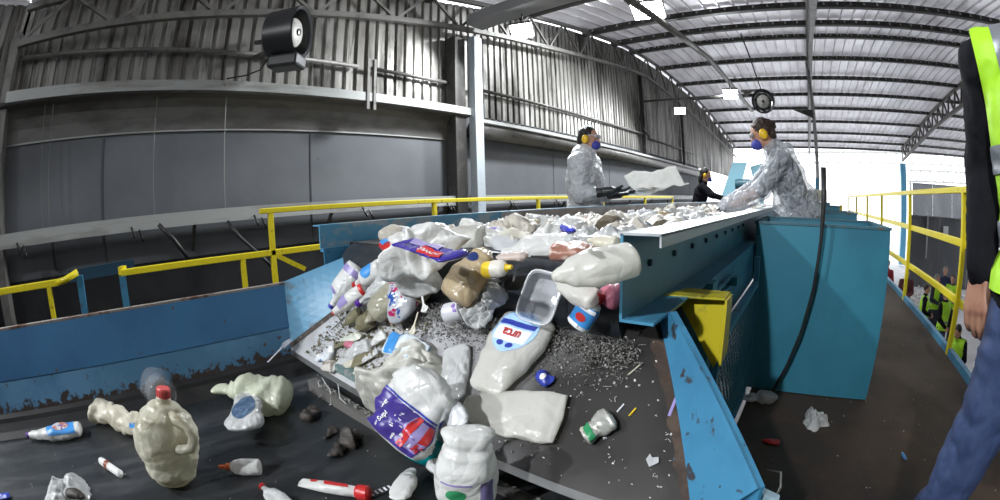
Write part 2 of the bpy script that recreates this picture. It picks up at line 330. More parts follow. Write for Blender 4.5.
# thin suspended wires in front of the wall
for k, (y, y2) in enumerate(((-1.03, -.98), (-.92, -.9), (.25, .25), (1.0, 1.0))):
    o = MB().tube([(-4.25, y, 1.75 if k < 3 else 1.2), (-4.22, y2, .05)], .0045, 5).build('hanging_wire', wire_m)
    tag(o, ['leftmost thin pale wire hanging down the grey wall', 'thin pale wire hanging close beside the leftmost one', 'thin pale wire hanging alone left of the drum fan', 'short thin wire hanging below the ledge under the fan'][k], 'wire')
# dark diagonal braces and black hose below the tray
m = MB(); m.tube([(-4.1, .28, -.02), (-4.08, .42, -.16), (-4.05, .55, -.34)], .02, 8); tag(m.build('drain_pipe', rubber, smooth=True), 'black rubber pipe hanging from the wall tray', 'pipe')
m = MB(); m.tube([(-3.95, .95, -.05), (-3.9, 1.05, -.2), (-3.8, 1.22, -.38), (-3.7, 1.3, -.5)], .016, 8); tag(m.build('cable_bundle', rubber, smooth=True), 'dark cable bundle curving down beside the first yellow post', 'cable')

# roof: pale insulated sheets, purlins with clips, trusses
def roofsheet(y0, y1, zf, x0, x1, name):
    m = MB(); n = 14; ys = [lerp(y0, y1, i/(n-1)) for i in range(n)]
    pitch = .30; nx = int((x1-x0)/pitch); cols = []
    for i in range(nx):
        x = x0+i*pitch; cols += [(x, 0), (x+pitch*.80, 0), (x+pitch*.84, -.035), (x+pitch*.94, -.035), (x+pitch*.98, 0)]
    vs = [(x, y, zf(y)+dz) for y in ys for (x, dz) in cols]; k = len(cols); fs = []
    for j in range(n-1):
        for i in range(k-1): fs.append((j*k+i, j*k+i+1, (j+1)*k+i+1, (j+1)*k+i))
    m.add(vs, fs); return m.build(name, roof_m, solid=.02)
struct(roofsheet(-1.5, 27.6, lambda y: pl(TOPP, y)+.10, -4.5, 15, 'ceiling'))
struct(roofsheet(-7, -1.55, lambda y: 2.25+(-1.5-y)*.16, -4.5, 15, 'ceiling'))
PY = [1.5, 3.7, 5.9, 8.2, 9.7, 10.9, 13, 15.2, 17.4, 19.6, 21.7, 23.8, 25.6, 27.2]
for y in PY:
    z = pl(TOPP, y); e = empty('roof_purlin', (5, y, z), 'dark steel purlin spanning beneath the pale roof sheets', 'purlin', 'purlins under the roof')
    m = MB(); m.box((5.2, y, z+.01), (19.2, .06, .12)); m.box((5.2, y+.05, z-.045), (19.2, .07, .012)); m.build('rail', steel_dark, e)
    m = MB()
    for i in range(62): m.box((-4.4+.27+i*.30, y-.035, z+.02), (.04, .02, .05))
    tag(m.build('clips', white_steel, e), 'row of small pale fixing clips', kind='stuff')
def truss(x, y0, y1, zt, zb, n, label, mat=steel_mid, w_=.07, name='roof_truss', wt=.035):
    e = empty(name, (x, (y0+y1)/2, 2.5), label, 'truss')
    N = 22; ys = [lerp(y0, y1, i/N) for i in range(N+1)]
    for f, nm in ((zt, 'top_chord'), (zb, 'bottom_chord')):
        m = MB()
        for a, b in zip(ys, ys[1:]): m.bar((x, a, f(a)), (x, b, f(b)), w_, w_)
        m.build(nm, mat, e)
    m = MB()
    for i in range(n):
        a, mid, b = (lerp(y0, y1, (i+k)/n) for k in (0, .5, 1))
        m.bar((x, a, zb(a)), (x, mid, zt(mid)), wt, wt); m.bar((x, mid, zt(mid)), (x, b, zb(b)), wt, wt)
    m.build('web', mat, e); return e
zt = lambda y: pl(TOPP, y)-.02; zb = lambda y: pl(BOTP, y)
truss(-4.2, -1.5, 27, zt, zb, 25, 'long lattice roof truss along the left wall cladding')
truss(6.9, .5, 26.5, zt, lambda y: pl(TOPP, y)-.68, 30, 'lattice roof truss ending on the blue post at right', pm('brown_grey_steel', (.10, .09, .08), .5, .3), .12, wt=.07)
truss(.62, -1.5, 27, lambda y: zt(y)-.08, lambda y: pl(TOPP, y)-.36, 26, 'lattice roof truss overhead near the centre pole', steel_mid, .11)
# inclined tube overhead, portal beam, pipes
o = MB().tube([(-2.35, 5.2, 3.05), (-2.2, 10.9, 3.62), (-1.95, 18, 3.55)], .07, 10).build('roof_pipe', steel_mid, smooth=True); tag(o, 'long grey pipe slung under the roof between the lamps', 'pipe')
o = MB().box((1.2, 4.4, 2.62), (10.6, .34, .16)).build('portal_beam', pm('beam_grey', (.30, .30, .31), .5, .1), bevel=.01); tag(o, 'broad grey steel beam running off the pale column top', 'beam')
o = MB().bar((-4.3, -1.2, 2.35), (5, -1.2, 2.35), .06, .06).build('eave_rail', steel_mid); tag(o, 'steel rail at the low eave in the top left corner', 'beam')
# bracket lamp arm on the wall column
e = empty('wall_lamp_bracket', (-4.25, 11.1, 2.55), 'long thin horizontal arm off the wall, carrying lamps', 'bracket')
MB().tube([(-4.25, 11.1, 2.62), (-1.9, 11.1, 2.6)], .03, 8).build('arm', steel_mid, e, smooth=True)
MB().tube([(-4.25, 11.1, 2.6), (-4.3, 11.0, 2.1), (-4.2, 11.0, 1.8), (-4.1, 11.1, 1.62)], .03, 8).build('cable', rubber, e, smooth=True)
# lamps
def flood(p, aim, size, label, power, mat=glass_lamp, sz=.35, spread=170):
    p = V(p); a = (V(aim)-p).normalized(); e = empty('floodlight', p, label, 'lamp')
    q = a.to_track_quat('-Z', 'Y').to_matrix()
    m = MB(); m.box(p-a*.035, (size, size*.8, .06), q); m.box(p-a*.08, (size*.7, size*.5, .05), q); m.build('housing', steel_mid, e, bevel=.008)
    m = MB(); m.box(p-a*.002, (size*.9, size*.7, .012), q); m.build('lens', mat, e)
    m = MB(); m.tube([p-a*.1, p-a*.1+V((0, 0, .35))], .012, 6); m.tube([p+q @ V((-size/2, 0, .04)), p-a*.05+V((0, 0, .12)), p+q @ V((size/2, 0, .04))], .01, 6); m.build('bracket', steel_dark, e)
    m = MB(); m.tube([p-a*.08, p-a*.08+V((.05, .05, -.12)), p-a*.1+V((.1, .08, -.17)), p-a*.1+V((.12, .1, -.02))], .006, 6); m.build('cord', white_steel, e, smooth=True)
    ld = bpy.data.lights.new('lamp_light', 'AREA'); ld.energy = power; ld.size = sz; ld.color = (.93, .97, 1); ld.shape = 'SQUARE'; ld.spread = math.radians(spread)
    lo = bpy.data.objects.new('lamp_light', ld); C.objects.link(lo); lo.location = p+a*.03; lo.rotation_euler = a.to_track_quat('-Z', 'Y').to_euler()
    return e
flood((-3.28, 4.42, 2.25), (-2.2, 1.6, -.9), .30, 'bright floodlight hanging below the beam beside the pale column', 170)
flood((-2.45, 7.2, 3.45), (-2.2, 5.9, -.4), .65, 'brightest floodlight at the top edge, beside the roof pipe', 260)
flood((-3.15, 11.0, 2.26), (-2.6, 9.2, -.2), .30, 'small floodlight hanging from the thin wall arm', 120)
flood((-1.75, 11.2, 2.66), (-1.4, 9.0, -.2), .42, 'glaring lamp at the far end of the thin wall arm', 120)
# further hall lamps of the same run, behind the photographer
flood((-2.7, -2.9, 1.95), (-.9, .6, -.5), .4, 'floodlight over the low conveyor behind the photographer', 50, sz=.10, spread=125)
flood((-.7, -3.2, 2.2), (.1, 2.2, -.6), .4, 'floodlight over the right walkway behind the photographer', 50, sz=.10, spread=95)

def fan(c, ax, R, label, motor=True, wire=True, plate=False):
    c = V(c); ax = V(ax).normalized(); e = empty('drum_fan', c, label, 'fan')
    m = MB(); m.lathe([(R*.92, -R*.85), (R*.98, -R*.8), (R*1.0, -R*.2), (R*1.06, R*.45), (R*1.02, R*.5), (R*.92, R*.42), (R*.84, -R*.1), (R*.84, -R*.82), (R*.92, -R*.85)], c, ax, 40, False, False); m.build('drum', fan_m, e, smooth=True, auto=True)
    m = MB(); m.lathe([(R*.58, -R*.1), (R*.58, R*.18), (R*.50, R*.26), (R*.2, R*.3), (.01, R*.3)], c, ax, 32); m.build('hub', hub_m, e, smooth=True, auto=True)
    m = MB(); m.lathe([(R*.14, 0), (R*.14, R*.36), (R*.05, R*.38)], c, ax, 20); m.build('nozzle', black_pl, e, smooth=True, auto=True)
    u = ax.orthogonal().normalized(); w_ = ax.cross(u)
    m = MB()
    for k in range(7):
        a = 2*PI*k/7; r = u*math.cos(a)+w_*math.sin(a); q = ax.cross(r)
        m.prism([c+r*R*.4-q*R*.16-ax*R*.2, c+r*R*.82-q*R*.2-ax*R*.25, c+r*R*.82+q*R*.14-ax*R*.42, c+r*R*.4+q*R*.1-ax*R*.34], ax*.006)
    m.build('blades', fan_m, e)
    m = MB(); m.lathe([(R*.80, -R*.6), (R*.82, -R*.6)], c, ax, 36, False, False)
    for k in range(14):
        a = 2*PI*k/14; r = u*math.cos(a)+w_*math.sin(a); m.bar(c+r*R*.1-ax*R*.7, c+r*R*.9-ax*R*.7, .004)
    for rr in (.35, .6, .8): m.tube([c-ax*R*.7+(u*math.cos(2*PI*k/30)+w_*math.sin(2*PI*k/30))*R*rr for k in range(31)], .003, 5)
    m.build('guard', wire_m, e)
    if plate: m = MB(); m.lathe([(R*.80, -R*.3), (R*.80, -R*.28)], c, ax, 32); m.build('back_plate', pm('fan_grey', (.07, .07, .07), .5), e)
    if motor:
        mc = c-V((0, 0, R*1.22))-ax*R*.1; m = MB(); m.box(mc, (R*.95, R*1.3, R*.5), ax.to_track_quat('Y', 'Z').to_matrix()); b = m.build('control_box', fan_m, e, bevel=R*.1)
    return e
e = fan((-3.84, 1.52, 1.735), (.70, .64, -.06), .258, 'large black drum fan mounted high on the left wall')
m = MB(); m.bar((-4.35, 1.3, 1.62), (-3.95, 1.45, 1.6), .05, .05); m.bar((-4.35, 1.3, 1.8), (-4.0, 1.45, 1.72), .04, .04); m.build('mount', steel_dark, e)
m = MB(); m.tube([(-4.0, 1.35, 1.5), (-4.02, 1.28, 1.38), (-4.06, 1.15, 1.33), (-4.3, 1.0, 1.36)], .008, 6); m.build('cord', black_pl, e, smooth=True)
# maker's mark on the control box
e2 = fan((-.70, 8.9, 1.93), (.12, -.98, -.1), .235, 'dark round fan hanging under the roof above a sorter', motor=False, plate=True)
m = MB(); m.tube([(-.72, 9.0, 2.15), (-1.05, 9.6, 3.7)], .018, 6); m.box((-.95, 8.9, 2.17), (.4, .05, .04)); m.prism([(-1.1, 8.9, 2.17), (-.9, 8.9, 2.17), (-1.08, 8.9, 2.02)], (0, .03, 0)); m.build('mount', steel_dark, e2)
# centre pole
e = empty('support_pole', (.48, 13, 0), 'thin pale pole rising to the roof behind the right sorter', 'pole')
MB().tube([(.5, 13, -3.4), (.55, 13, 4.0)], .055, 12).build('shaft', white_steel, e, smooth=True)
MB().bar((.46, 12.9, -.3), (.5, 12.9, .62), .12, .1).build('sleeve', blue, e)
MB().prism([(-.1, 12.9, 2.55), (.52, 12.9, 2.55), (.52, 12.9, 2.3)], (0, .05, 0)).build('gusset', steel_dark, e)
# blue post at right, end-of-hall beam
o = MB().box((6.9, 26.5, -.5), (.38, .3, 5.6)).build('blue_post', pm('blue_post_paint', (.10, .34, .52), .4)); tag(o, 'tall light blue post under the end of the right truss', 'post')
for (y, z, x0, x1, l, nn, h) in ((40, 3.1, -3, 26, 'white lattice girder of the neighbouring shed across the bright yard', 26, .9), (34, 1.75, 9.2, 20, 'white lattice girder standing on the grey partition at right', 12, .8)):
    e = empty('yard_girder', ((x0+x1)/2, y, z), l, 'truss')
    for zz, nm in ((z, 'bottom_chord'), (z+h, 'top_chord')): MB().bar((x0, y, zz-.0), (x1, y, zz+(x1-x0)*.03), .12, .12).build(nm, white_steel, e)
    m = MB()
    for i in range(nn):
        a, b, c_ = (lerp(x0, x1, (i+k)/nn) for k in (0, .5, 1)); s_ = .03
        m.bar((a, y, z+(a-x0)*s_), (b, y, z+h+(b-x0)*s_), .07, .07); m.bar((b, y, z+h+(b-x0)*s_), (c_, y, z+(c_-x0)*s_), .07, .07)
    m.build('web', white_steel, e)
    for x in (x0+.3, x1-.3): MB().bar((x, y, GROUND_Z), (x, y, z), .2, .2).build('post', white_steel, e)
    if y == 40: MB().prism([(x0, y+.3, z+h+.1), (x1, y+.3, z+h+.1+(x1-x0)*.03), (x1, y+6, z+h+.5+(x1-x0)*.03), (x0, y+6, z+h+.5)], (0, 0, .1)).build('roof_edge', roof_m, e)
# grey partitions at right beyond the yard
def panelwall(x0, x1, y, z0, z1, label, pitch=.55):
    e = empty('partition', ((x0+x1)/2, y, z0), label, 'partition')
    n = max(1, int((x1-x0)/pitch))
    for i in range(n):
        a, b = lerp(x0, x1, i/n), lerp(x0, x1, (i+1)/n)
        MB().box(((a+b)/2, y+(i % 2)*.03, (z0+z1)/2), (b-a-.02, .06, z1-z0)).build('panel', wallpanel, e)
    MB().box(((x0+x1)/2, y-.05, z1), (x1-x0, .06, .06)).build('top_rail', steel_mid, e); return e
panelwall(9.4, 18, 33, -3.4, 1.6, 'tall grey sheet partition far right, under the lattice girder', .9)
e = panelwall(5.45, 11, 20, -3.4, -.40, 'lower grey partition behind the group of visitors', 1.4)
o = MB().box((7.62, 19.9, -.95), (.30, .02, .42)).build('notice', flat('notice_paper', (.6, .62, .62))); tag(o, 'small pale notice stuck on the lower grey partition', 'notice')
o = MB().box((6.53, 19.9, -1.2), (.07, .05, 1.9)).build('conduit', white_steel); tag(o, 'pale vertical conduit on the lower grey partition', 'pipe')
struct(MB().box((13.2, 4, 0), (.2, 22, 6.8)).build('wall_right_unseen', wall_m))  # unseen wall added to keep side daylight off the foreground
struct(MB().box((4.4, -7.1, 0), (17.8, .2, 7)).build('wall_back', wall_m))
# ================================================================== THE SORTING PLATFORM AND MACHINES
# walkway right
e = empty('walkway_deck', (.8, 5, -1.1), 'dirty brown steel walkway deck along the blue bins', 'walkway')
MB().box((.66, 6.2, -1.12), (1.74, 16.6, .04)).build('deck_plate', deck_m, e)
MB().box((1.53, 6.2, -1.10), (.05, 16.6, .11)).build('toe_board', blue, e)
for i in range(7): MB().box((.8, -1.5+i*2.4, -1.22), (1.5, .08, .14)).build('joist', steel_dark, e)
e = empty('walkway_deck', (-2.7, 6, -1.1), 'sorters walkway deck between left rail and upper conveyor', 'walkway')
MB().box((-2.65, 8.5, -1.12), (1.9, 14.4, .04)).build('deck_plate', deck_m, e)
# right guard rail (one welded rail: posts + three rails)
e = empty('guard_rail', (1.52, 6, -1.1), 'yellow three-bar guard rail along the right walkway edge', 'guard rail')
for y in (-.55, 1.5, 3.47, 5.48, 7.55, 9.3, 11.2, 13.0): MB().bar((1.52, y, -1.1), (1.52, y, .15), .045, .045).build('post', yellow, e, bevel=.004)
for z, nm in ((.15, 'top_rail'), (-.25, 'middle_rail'), (-.69, 'lower_rail')): MB().bar((1.55 if z < 0 else 1.52, -.7, z), (1.55 if z < 0 else 1.52, 13.05, z), .04, .06 if z < 0 else .05).build(nm, yellow, e, bevel=.005)
o = MB().bar((1.35, 14, -1.1), (1.35, 14, -.1), .12, .1).build('yellow_bollard', yellow); tag(o, 'short yellow post at the far end of the right walkway', 'post')
# left guard rails
e = empty('guard_rail', (-3.6, 7, -1.1), 'long yellow guard rail on the left side behind the upper conveyor', 'guard rail')
for y in (1.27, 3.15, 5.1, 7.15, 9.3, 11.4): MB().bar((-3.6, y, -1.1), (-3.6, y, .0), .045, .045).build('post', yellow, e, bevel=.004)
MB().bar((-3.6, 1.17, .01), (-3.6, 11.42, .01), .05, .045).build('top_rail', yellow, e, bevel=.006)
MB().bar((-3.6, -.13, -.345), (-3.6, 2.5, -.345), .045, .05).build('middle_rail', yellow, e, bevel=.005)
MB().bar((-3.6, .98, -1.1), (-3.6, .98, -.36), .042, .042).build('post', yellow, e)
MB().bar((-3.6, 1.28, -.36), (-3.58, 1.56, -.52), .04, .04).build('brace', yellow, e)
MB().bar((-3.6, -.13, -.33), (-3.7, -.1, -.33), .05, .06).build('rail_end', yellow, e)
for y in (-.12,): MB().bar((-3.6, y, -1.4), (-3.6, y, -.37), .06, .06).build('blue_post', blue, e)
e = empty('guard_rail', (-3.6, -1.2, -1.4), 'short low yellow guard rail at the left edge over the dark pit', 'guard rail')
MB().bar((-3.6, -2.6, -.345), (-3.6, -.72, -.345), .045, .05).build('top_rail', yellow, e, bevel=.005)
MB().tube([(-3.6, -.75, -.345), (-3.58, -.66, -.335), (-3.58, -.53, -.29)], .026, 8).build('rail_end', yellow, e, smooth=True)
for y in (-2.3, -.83): MB().bar((-3.6, y, -1.4), (-3.6, y, -.36), .042, .042).build('post', yellow, e)
MB().bar((-3.62, -.52, -1.4), (-3.62, -.52, -.32), .06, .06).build('blue_post', blue, e)
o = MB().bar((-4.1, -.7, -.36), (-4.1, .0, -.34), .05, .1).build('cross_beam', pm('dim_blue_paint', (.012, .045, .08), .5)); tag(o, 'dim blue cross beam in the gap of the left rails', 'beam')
# deck below the low left rail
o = MB().box((-3.0, -1.6, -1.42), (2.6, 5.6, .04)).build('lower_deck', steel_dark); tag(o, 'dark lower deck in the pit beside the trough', 'walkway')

# ---- lower trough with belt
e = empty('lower_belt_conveyor', (-1, -1, -.62), 'dark rubber belt in a blue steel trough at lower left', 'conveyor')
def beltz(y): return -.62
m = MB(); m.box((-.93, -1.95, -.635), (1.38, 6.3, .03)); m.build('belt', belt_m, e)
m = MB(); m.prism([(-1.66, -5, -.285), (-1.64, -5, -.285), (-1.60, -5, -.45), (-1.625, -5, -.455)], (0, 5.62, 0)); m.build('side_plate', pm('trough_blue_paint', (.042, .155, .31), .42, 0, [((.03, .11, .235), 2.5, .42, .66, 5), ((.10, .06, .03), 16, .66, .70, 7, .9), ((.25, .30, .33), 40, .70, .73, 5, .6)], bump=(.1, 30, .003)), e)
m = MB(); m.bar((-1.65, -5, -.283), (-1.65, .62, -.283), .022, .008); m.build('rim', pm('worn_rim', (.30, .27, .25), .5, .3, [((.12, .06, .04), 12, .5, .6, 6)]), e)
m = MB(); m.prism([(-1.622, -5, -.452), (-1.602, -5, -.452), (-1.575, -5, -.565), (-1.60, -5, -.57)], (0, 5.9, 0)); rp = pm('trough_rusted_paint', (.06, .17, .29), .5, 0, [((.09, .22, .36), 5, .45, .65, 5), ((.07, .04, .028), 34, .62, .66, 8, .9)], bump=(.4, 50, .003)); edge_dirt(rp, -.565, -.47, (.035, .022, .018, 1), 26, .58); m.build('lower_plate', rp, e)
m = MB(); m.tube([(-1.585, -5, -.585), (-1.585, .95, -.585)], .03, 10); m.prism([(-1.60, -5, -.56), (-1.52, -5, -.60), (-1.50, -5, -.62), (-1.62, -5, -.66)], (0, 5.9, 0)); m.build('rubber_skirt', rubber, e, smooth=False)
m = MB(); m.box((-.25, -1.95, -.66), (.05, 6.2, .16)); m.box((-1.66, -1.95, -.78), (.05, 6.2, .3)); m.build('frame', steel_dark, e)
for y in (-4, -1.5, 1):
    for x, z in ((-.25, -.7), (-1.66, -.8)): MB().bar((x, y, -1.6), (x, y, z), .07, .07).build('leg', steel_dark, e)

# ---- chute
def ch(x, y): return V((x, y, -.33-(.83-y)*.833))
e = empty('discharge_chute', (-.85, .7, -.45), 'worn grey steel slide plate with flared blue sides below the upper belt', 'chute')
m = MB()
def chgrid(u, v):
    y = lerp(.90, .585, v); xl = lerp(-1.34, -1.60, v); xr = lerp(-.30, -.075, v)
    p = ch(lerp(xl, xr, u), y); return p
m.grid(chgrid, 30, 12); m.build('slide_plate', plate_m, e, solid=-.012)
m = MB(); a, b = ch(-1.60, .585), ch(-.075, .585); m.prism([a, b, b+V((0, -.004, -.02)), a+V((0, -.004, -.02))], (0, .012, 0)); m.build('lip', steel_shiny, e)
m = MB(); m.grid(lambda u, v: (lambda y, xr: ch(lerp(xr-.022-.03*abs(noise.noise(V((v*9, 2, 3)))), xr+.004, u), y)+V((0, -.001, .0022)))(lerp(.86, .588, v), lerp(-.285, -.083, v)), 6, 30); m.build('rust_seam', rust_plate, e)
# seam
m = MB()
def rg(u, v):
    y = lerp(.86, .588, v); xr = lerp(-.285, -.078, v); return ch(lerp(xr-lerp(.05, .20, v)*(1+.25*noise.noise(V((v*6, 0, 3)))), xr, u), y)+V((0, -.001, .0022))

pr = [ch(-.30, .90), ch(-.085, .585), V((.005, .565, -.41)), V((-.265, .86, -.235))]
m = MB()
def flare_r(u, v):
    a = pr[0].lerp(pr[1], v); b = pr[3].lerp(pr[2], v); return a.lerp(b, u)
m.grid(flare_r, 8, 16); m.build('right_side_plate', blue_rust, e, solid=.008)
m = MB(); m.prism([(-.265, .86, -.235), (.005, .565, -.41), (.005, .565, -.62), (-.265, .86, -.62)], (.006, .006, 0)); m.build('outer_plate', blue_rust, e)
qr = [ch(-1.34, .90), ch(-1.60, .585), V((-1.66, .60, -.285)), V((-1.48, .95, -.17))]
m = MB(); m.grid(lambda u, v: qr[0].lerp(qr[1], v).lerp(qr[3].lerp(qr[2], v), u), 8, 12); m.build('left_side_plate', pm('chute_blue_paint', (.09, .27, .43), .42, 0, [((.08, .10, .10), 9, .56, .66, 7, .9), ((.25, .4, .5), 4, .5, .7, 4, .4)], bump=(.2, 50, .003)), e, solid=.008)
m = MB(); m.bar(ch(-1.36, .88)+V((0, 0, .006)), ch(-1.60, .585)+V((0, 0, .006)), .022, .018); m.build('seam', pm('grimy_seam', (.10, .085, .075), .7, 0, [((.25, .24, .22), 40, .55, .65, 6)]), e)
# belt-frame cross rail in the gap under the chute
e = empty('cross_rail', (-.6, .62, -.66), 'dark steel cross rail littered with scraps below the chute lip', 'rail')
m = MB(); m.bar((-1.35, .56, -.585), (-.0, .61, -.64), .035, .012); m.bar((-1.35, .545, -.60), (-.0, .595, -.66), .006, .04); m.build('angle', steel_mid, e)
m = MB()
for i in range(220):
    t = rnd.random(); c = V((lerp(-1.3, -.05, t), lerp(.56, .605, t)+rnd.uniform(-.012, .012), lerp(-.575, -.63, t)+.002)); s = rnd.uniform(.001, .004)
    m.box(c, (s*2, s*1.5, s), Matrix.Rotation(rnd.random()*3, 3, 'Z'))
tag(m.build('scraps', plastic('scrap_bits', (.4, .4, .38)), e), 'tiny pale scraps', kind='stuff')
m = MB(); m.bar((-1.2, .60, -.50), (-.86, .62, -.53), .03, .02); o = m.build('scraper_bar', pm('teal_grey_bar', (.12, .2, .2), .5, 0, [((.3, .3, .28), 50, .5, .6, 5)])); tag(o, 'scraped grey-green bar under the chute lip near the big crumpled bag', 'bar')

# ---- upper conveyor
e = empty('upper_sorting_conveyor', (-.95, 7, -.14), 'raised sorting conveyor with blue side channels carrying the waste heap', 'conveyor')
m = MB(); m.box((-.97, 6.55, -.16), (1.2, 11.3, .03)); m.build('belt', rubber, e)
m = MB(); m.lathe([(.02, 0), (.1, 0), (.1, 1.16), (.02, 1.16)], (-1.54, .93, -.245), (1, 0, 0), 48); m.build('head_drum', drum_m, e, smooth=True, auto=True)
m = MB(); m.lathe([(.03, -.04), (.03, 1.175)], (-1.54, .93, -.245), (1, 0, 0), 16); m.build('shaft', steel_mid, e, smooth=True)
# right side channel
Y0, Y1 = .775, 12.2
xr0 = -.35
def skew(y): return (y-.8)*.0   # the channel runs true along the belt
m = MB(); m.box((xr0, (Y0+Y1)/2, -.155), (.006, Y1-Y0, .17)); m.build('right_channel_web', pm('channel_blue', (.055, .21, .32), .42, 0, [((.04, .16, .25), 4, .45, .68, 5), ((.01, .015, .02), 26, .70, .72, 4, .8)], bump=(.1, 50, .002)), e)
m = MB(); m.box((xr0+.04, (Y0+Y1)/2, -.07), (.086, Y1-Y0, .005)); m.box((xr0+.081, (Y0+Y1)/2, -.082), (.004, Y1-Y0, .024)); m.build('right_channel_top', pm('channel_top_worn_sheen', (.42, .45, .47), .38, .2, [((.10, .14, .17), (9, 3, 9), .56, .66, 7, .8), ((.06, .2, .32), 7, .62, .66, 5)], bump=(.1, 50, .002)), e)  # worn top; its pale base colour paints in a white reflection
m = MB(); m.box((xr0+.035, (Y0+Y1)/2, -.243), (.075, Y1-Y0, .006)); m.build('right_channel_foot', blue, e)
for i in range(9):
    y = .92+i*.19; MB().lathe([(.009, 0), (.009, .006), (.005, .009)], (xr0+.003, y, -.145), (1, 0, 0), 6).build('bolt', pm('blue_bolt', (.02, .06, .12), .4), e)
m = MB(); m.box((-.29, 4.6, -.35), (.012, 6.6, .20)); m.build('lower_web', blue, e)
for z, x in ((-.285, -.27), (-.32, -.27), (-.345, -.272)):
    MB().box((x, 1.45, z), (.012, .42, .012)).build('slot_bar', blue, e)
MB().box((-.26, 1.62, -.30), (.04, .06, .03)).build('clamp', blue_tank, e)
# left side channel
m = MB(); m.box((-1.60, (Y0+Y1)/2, -.115), (.006, Y1-Y0, .09)); m.box((-1.63, (Y0+Y1)/2, -.07), (.06, Y1-Y0, .005)); m.build('left_channel_web', blue_side, e)
m = MB(); m.box((-1.600, 7.05, -.122), (.012, 10.3, .102)); m.build('left_steel_liner', pm('bare_steel_liner', (.30, .29, .285), .45, .4, [((.18, .15, .13), (4, 3, 8), .45, .65, 7), ((.08, .25, .36), 5, .66, .70, 5)], bump=(.1, 40, .002)), e)
m = MB(); m.box((-1.585, 1.6, -.166), (.03, 1.65, .014)); m.box((-1.57, 1.25, -.205), (.006, .95, .075)); m.build('left_lower_plate', blue, e)
m = MB(); m.box((-1.55, .98, -.255), (.04, .09, .05)); m.build('left_bearing', blue_side, e, bevel=.006)
# yellow gusset and stand
yellow_g = pm('gusset_yellow', (.55, .46, .015), .45, 0, [((.25, .2, .04), 14, .58, .68, 6, .7)], bump=(.1, 60, .002))
m = MB(); gx = -.20
m.prism([(-.33, 1.07, -.243), (-.185, 1.07, -.243), (-.185, 1.07, -.40), (-.205, 1.07, -.43)], (0, .008, 0))
m.build('gusset_face', yellow_g, e)
m = MB(); m.prism([(-.185, 1.04, -.243), (-.185, 1.12, -.243), (-.185, 1.12, -.40), (-.195, 1.09, -.435), (-.185, 1.04, -.41)], (.006, 0, 0)); m.build('gusset_side', yellow_g, e)
m = MB(); m.prism([(-.34, 1.02, -.243), (-.185, 1.04, -.243), (-.185, 1.12, -.243), (-.31, 1.12, -.243)], (0, 0, .006)); m.build('gusset_top', yellow_dull, e)
MB().bar((-.29, 1.25, -1.6), (-.29, 1.25, -.24), .07, .07).build('leg', blue_tank, e)
for y in (4, 7, 10):
    MB().bar((-.3, y, -1.6), (-.3, y, -.25), .08, .08).build('leg', blue_tank, e); MB().bar((-1.6, y, -1.6), (-1.6, y, -.16), .08, .08).build('leg', blue_tank, e)
m = MB(); m.box((-.42, 1.24, -.44), (.06, .4, .3)); m.box((-.9, 1.5, -.62), (1.0, .05, .7)); m.build('inner_guard', rubber, e)
# mesh guard
e = empty('mesh_guard', (-.27, 1.9, -.7), 'blue-framed wire mesh guard between conveyor stand and big blue bin', 'guard')
m = MB()
for a, b in (((-.245, 1.3, -.44), (-.245, 2.35, -.44)), ((-.245, 2.35, -.30), (-.245, 2.35, -1.08)), ((-.245, 1.3, -1.08), (-.245, 2.35, -1.08)), ((-.245, 1.3, -.44), (-.245, 1.3, -1.08))): m.bar(a, b, .03, .03)
m.build('frame', blue, e)
m = MB()
for i in range(40):
    for s in (1, -1):
        t0 = 1.3+(i-12)*.05; t1 = t0+.64 if s > 0 else t0; t0_ = t0 if s > 0 else t0+.64
        y0, z0, y1, z1 = t0_, -1.08, t1, -.44
        def clip(y0, z0, y1, z1):
            lo, hi = 1.3, 2.35
            if max(y0, y1) < lo or min(y0, y1) > hi: return None
            f = lambda Y: z0+(z1-z0)*(Y-y0)/(y1-y0)
            A, B = (y0, z0), (y1, z1); r = []
            for (Y, Z) in (A, B):
                if Y < lo: Y, Z = lo, f(lo)
                if Y > hi: Y, Z = hi, f(hi)
                r.append((Y, Z))
            return r
        r = clip(y0, z0, y1, z1)
        if r: m.bar((-.245, r[0][0], r[0][1]), (-.245, r[1][0], r[1][1]), .004)
m.build('wire_mesh', blue_tank, e)
# bins
def bin_(x0, x1, y0, y1, z0, z1, label, taper=.0):
    e = empty('blue_bin', ((x0+x1)/2, (y0+y1)/2, z0), label, 'bin', 'row of blue steel bins on the walkway'); t = .008
    m = MB(); m.box(((x0+x1)/2, y0, (z0+z1)/2), (x1-x0, t, z1-z0)); m.box(((x0+x1)/2, y1, (z0+z1)/2), (x1-x0, t, z1-z0)); m.box((x0, (y0+y1)/2, (z0+z1)/2), (t, y1-y0, z1-z0)); m.box((x1, (y0+y1)/2, (z0+z1)/2), (t, y1-y0, z1-z0)); m.box(((x0+x1)/2, (y0+y1)/2, z0+.02), (x1-x0, y1-y0, t))
    m.build('shell', blue_tank, e)
    m = MB(); r = .022
    m.box(((x0+x1)/2, y0, z1), (x1-x0+r, r, .014)); m.box(((x0+x1)/2, y1, z1), (x1-x0+r, r, .014)); m.box((x0, (y0+y1)/2, z1), (r, y1-y0, .014)); m.box((x1, (y0+y1)/2, z1), (r, y1-y0, .014)); m.build('rim', pm('bin_rim_paint', (.035, .12, .16), .5, 0, [((.12, .08, .05), 12, .58, .66, 7)]), e)
    return e
bin_(-.27, .56, 2.5, 3.3, -1.095, -.13, 'largest blue steel bin, nearest on the right walkway')
bin_(.06, .56, 4.1, 4.95, -1.095, -.10, 'second blue steel bin, just behind the nearest big one')
bin_(.0, .52, 5.6, 6.4, -1.095, -.06, 'third blue steel bin, behind the second one')
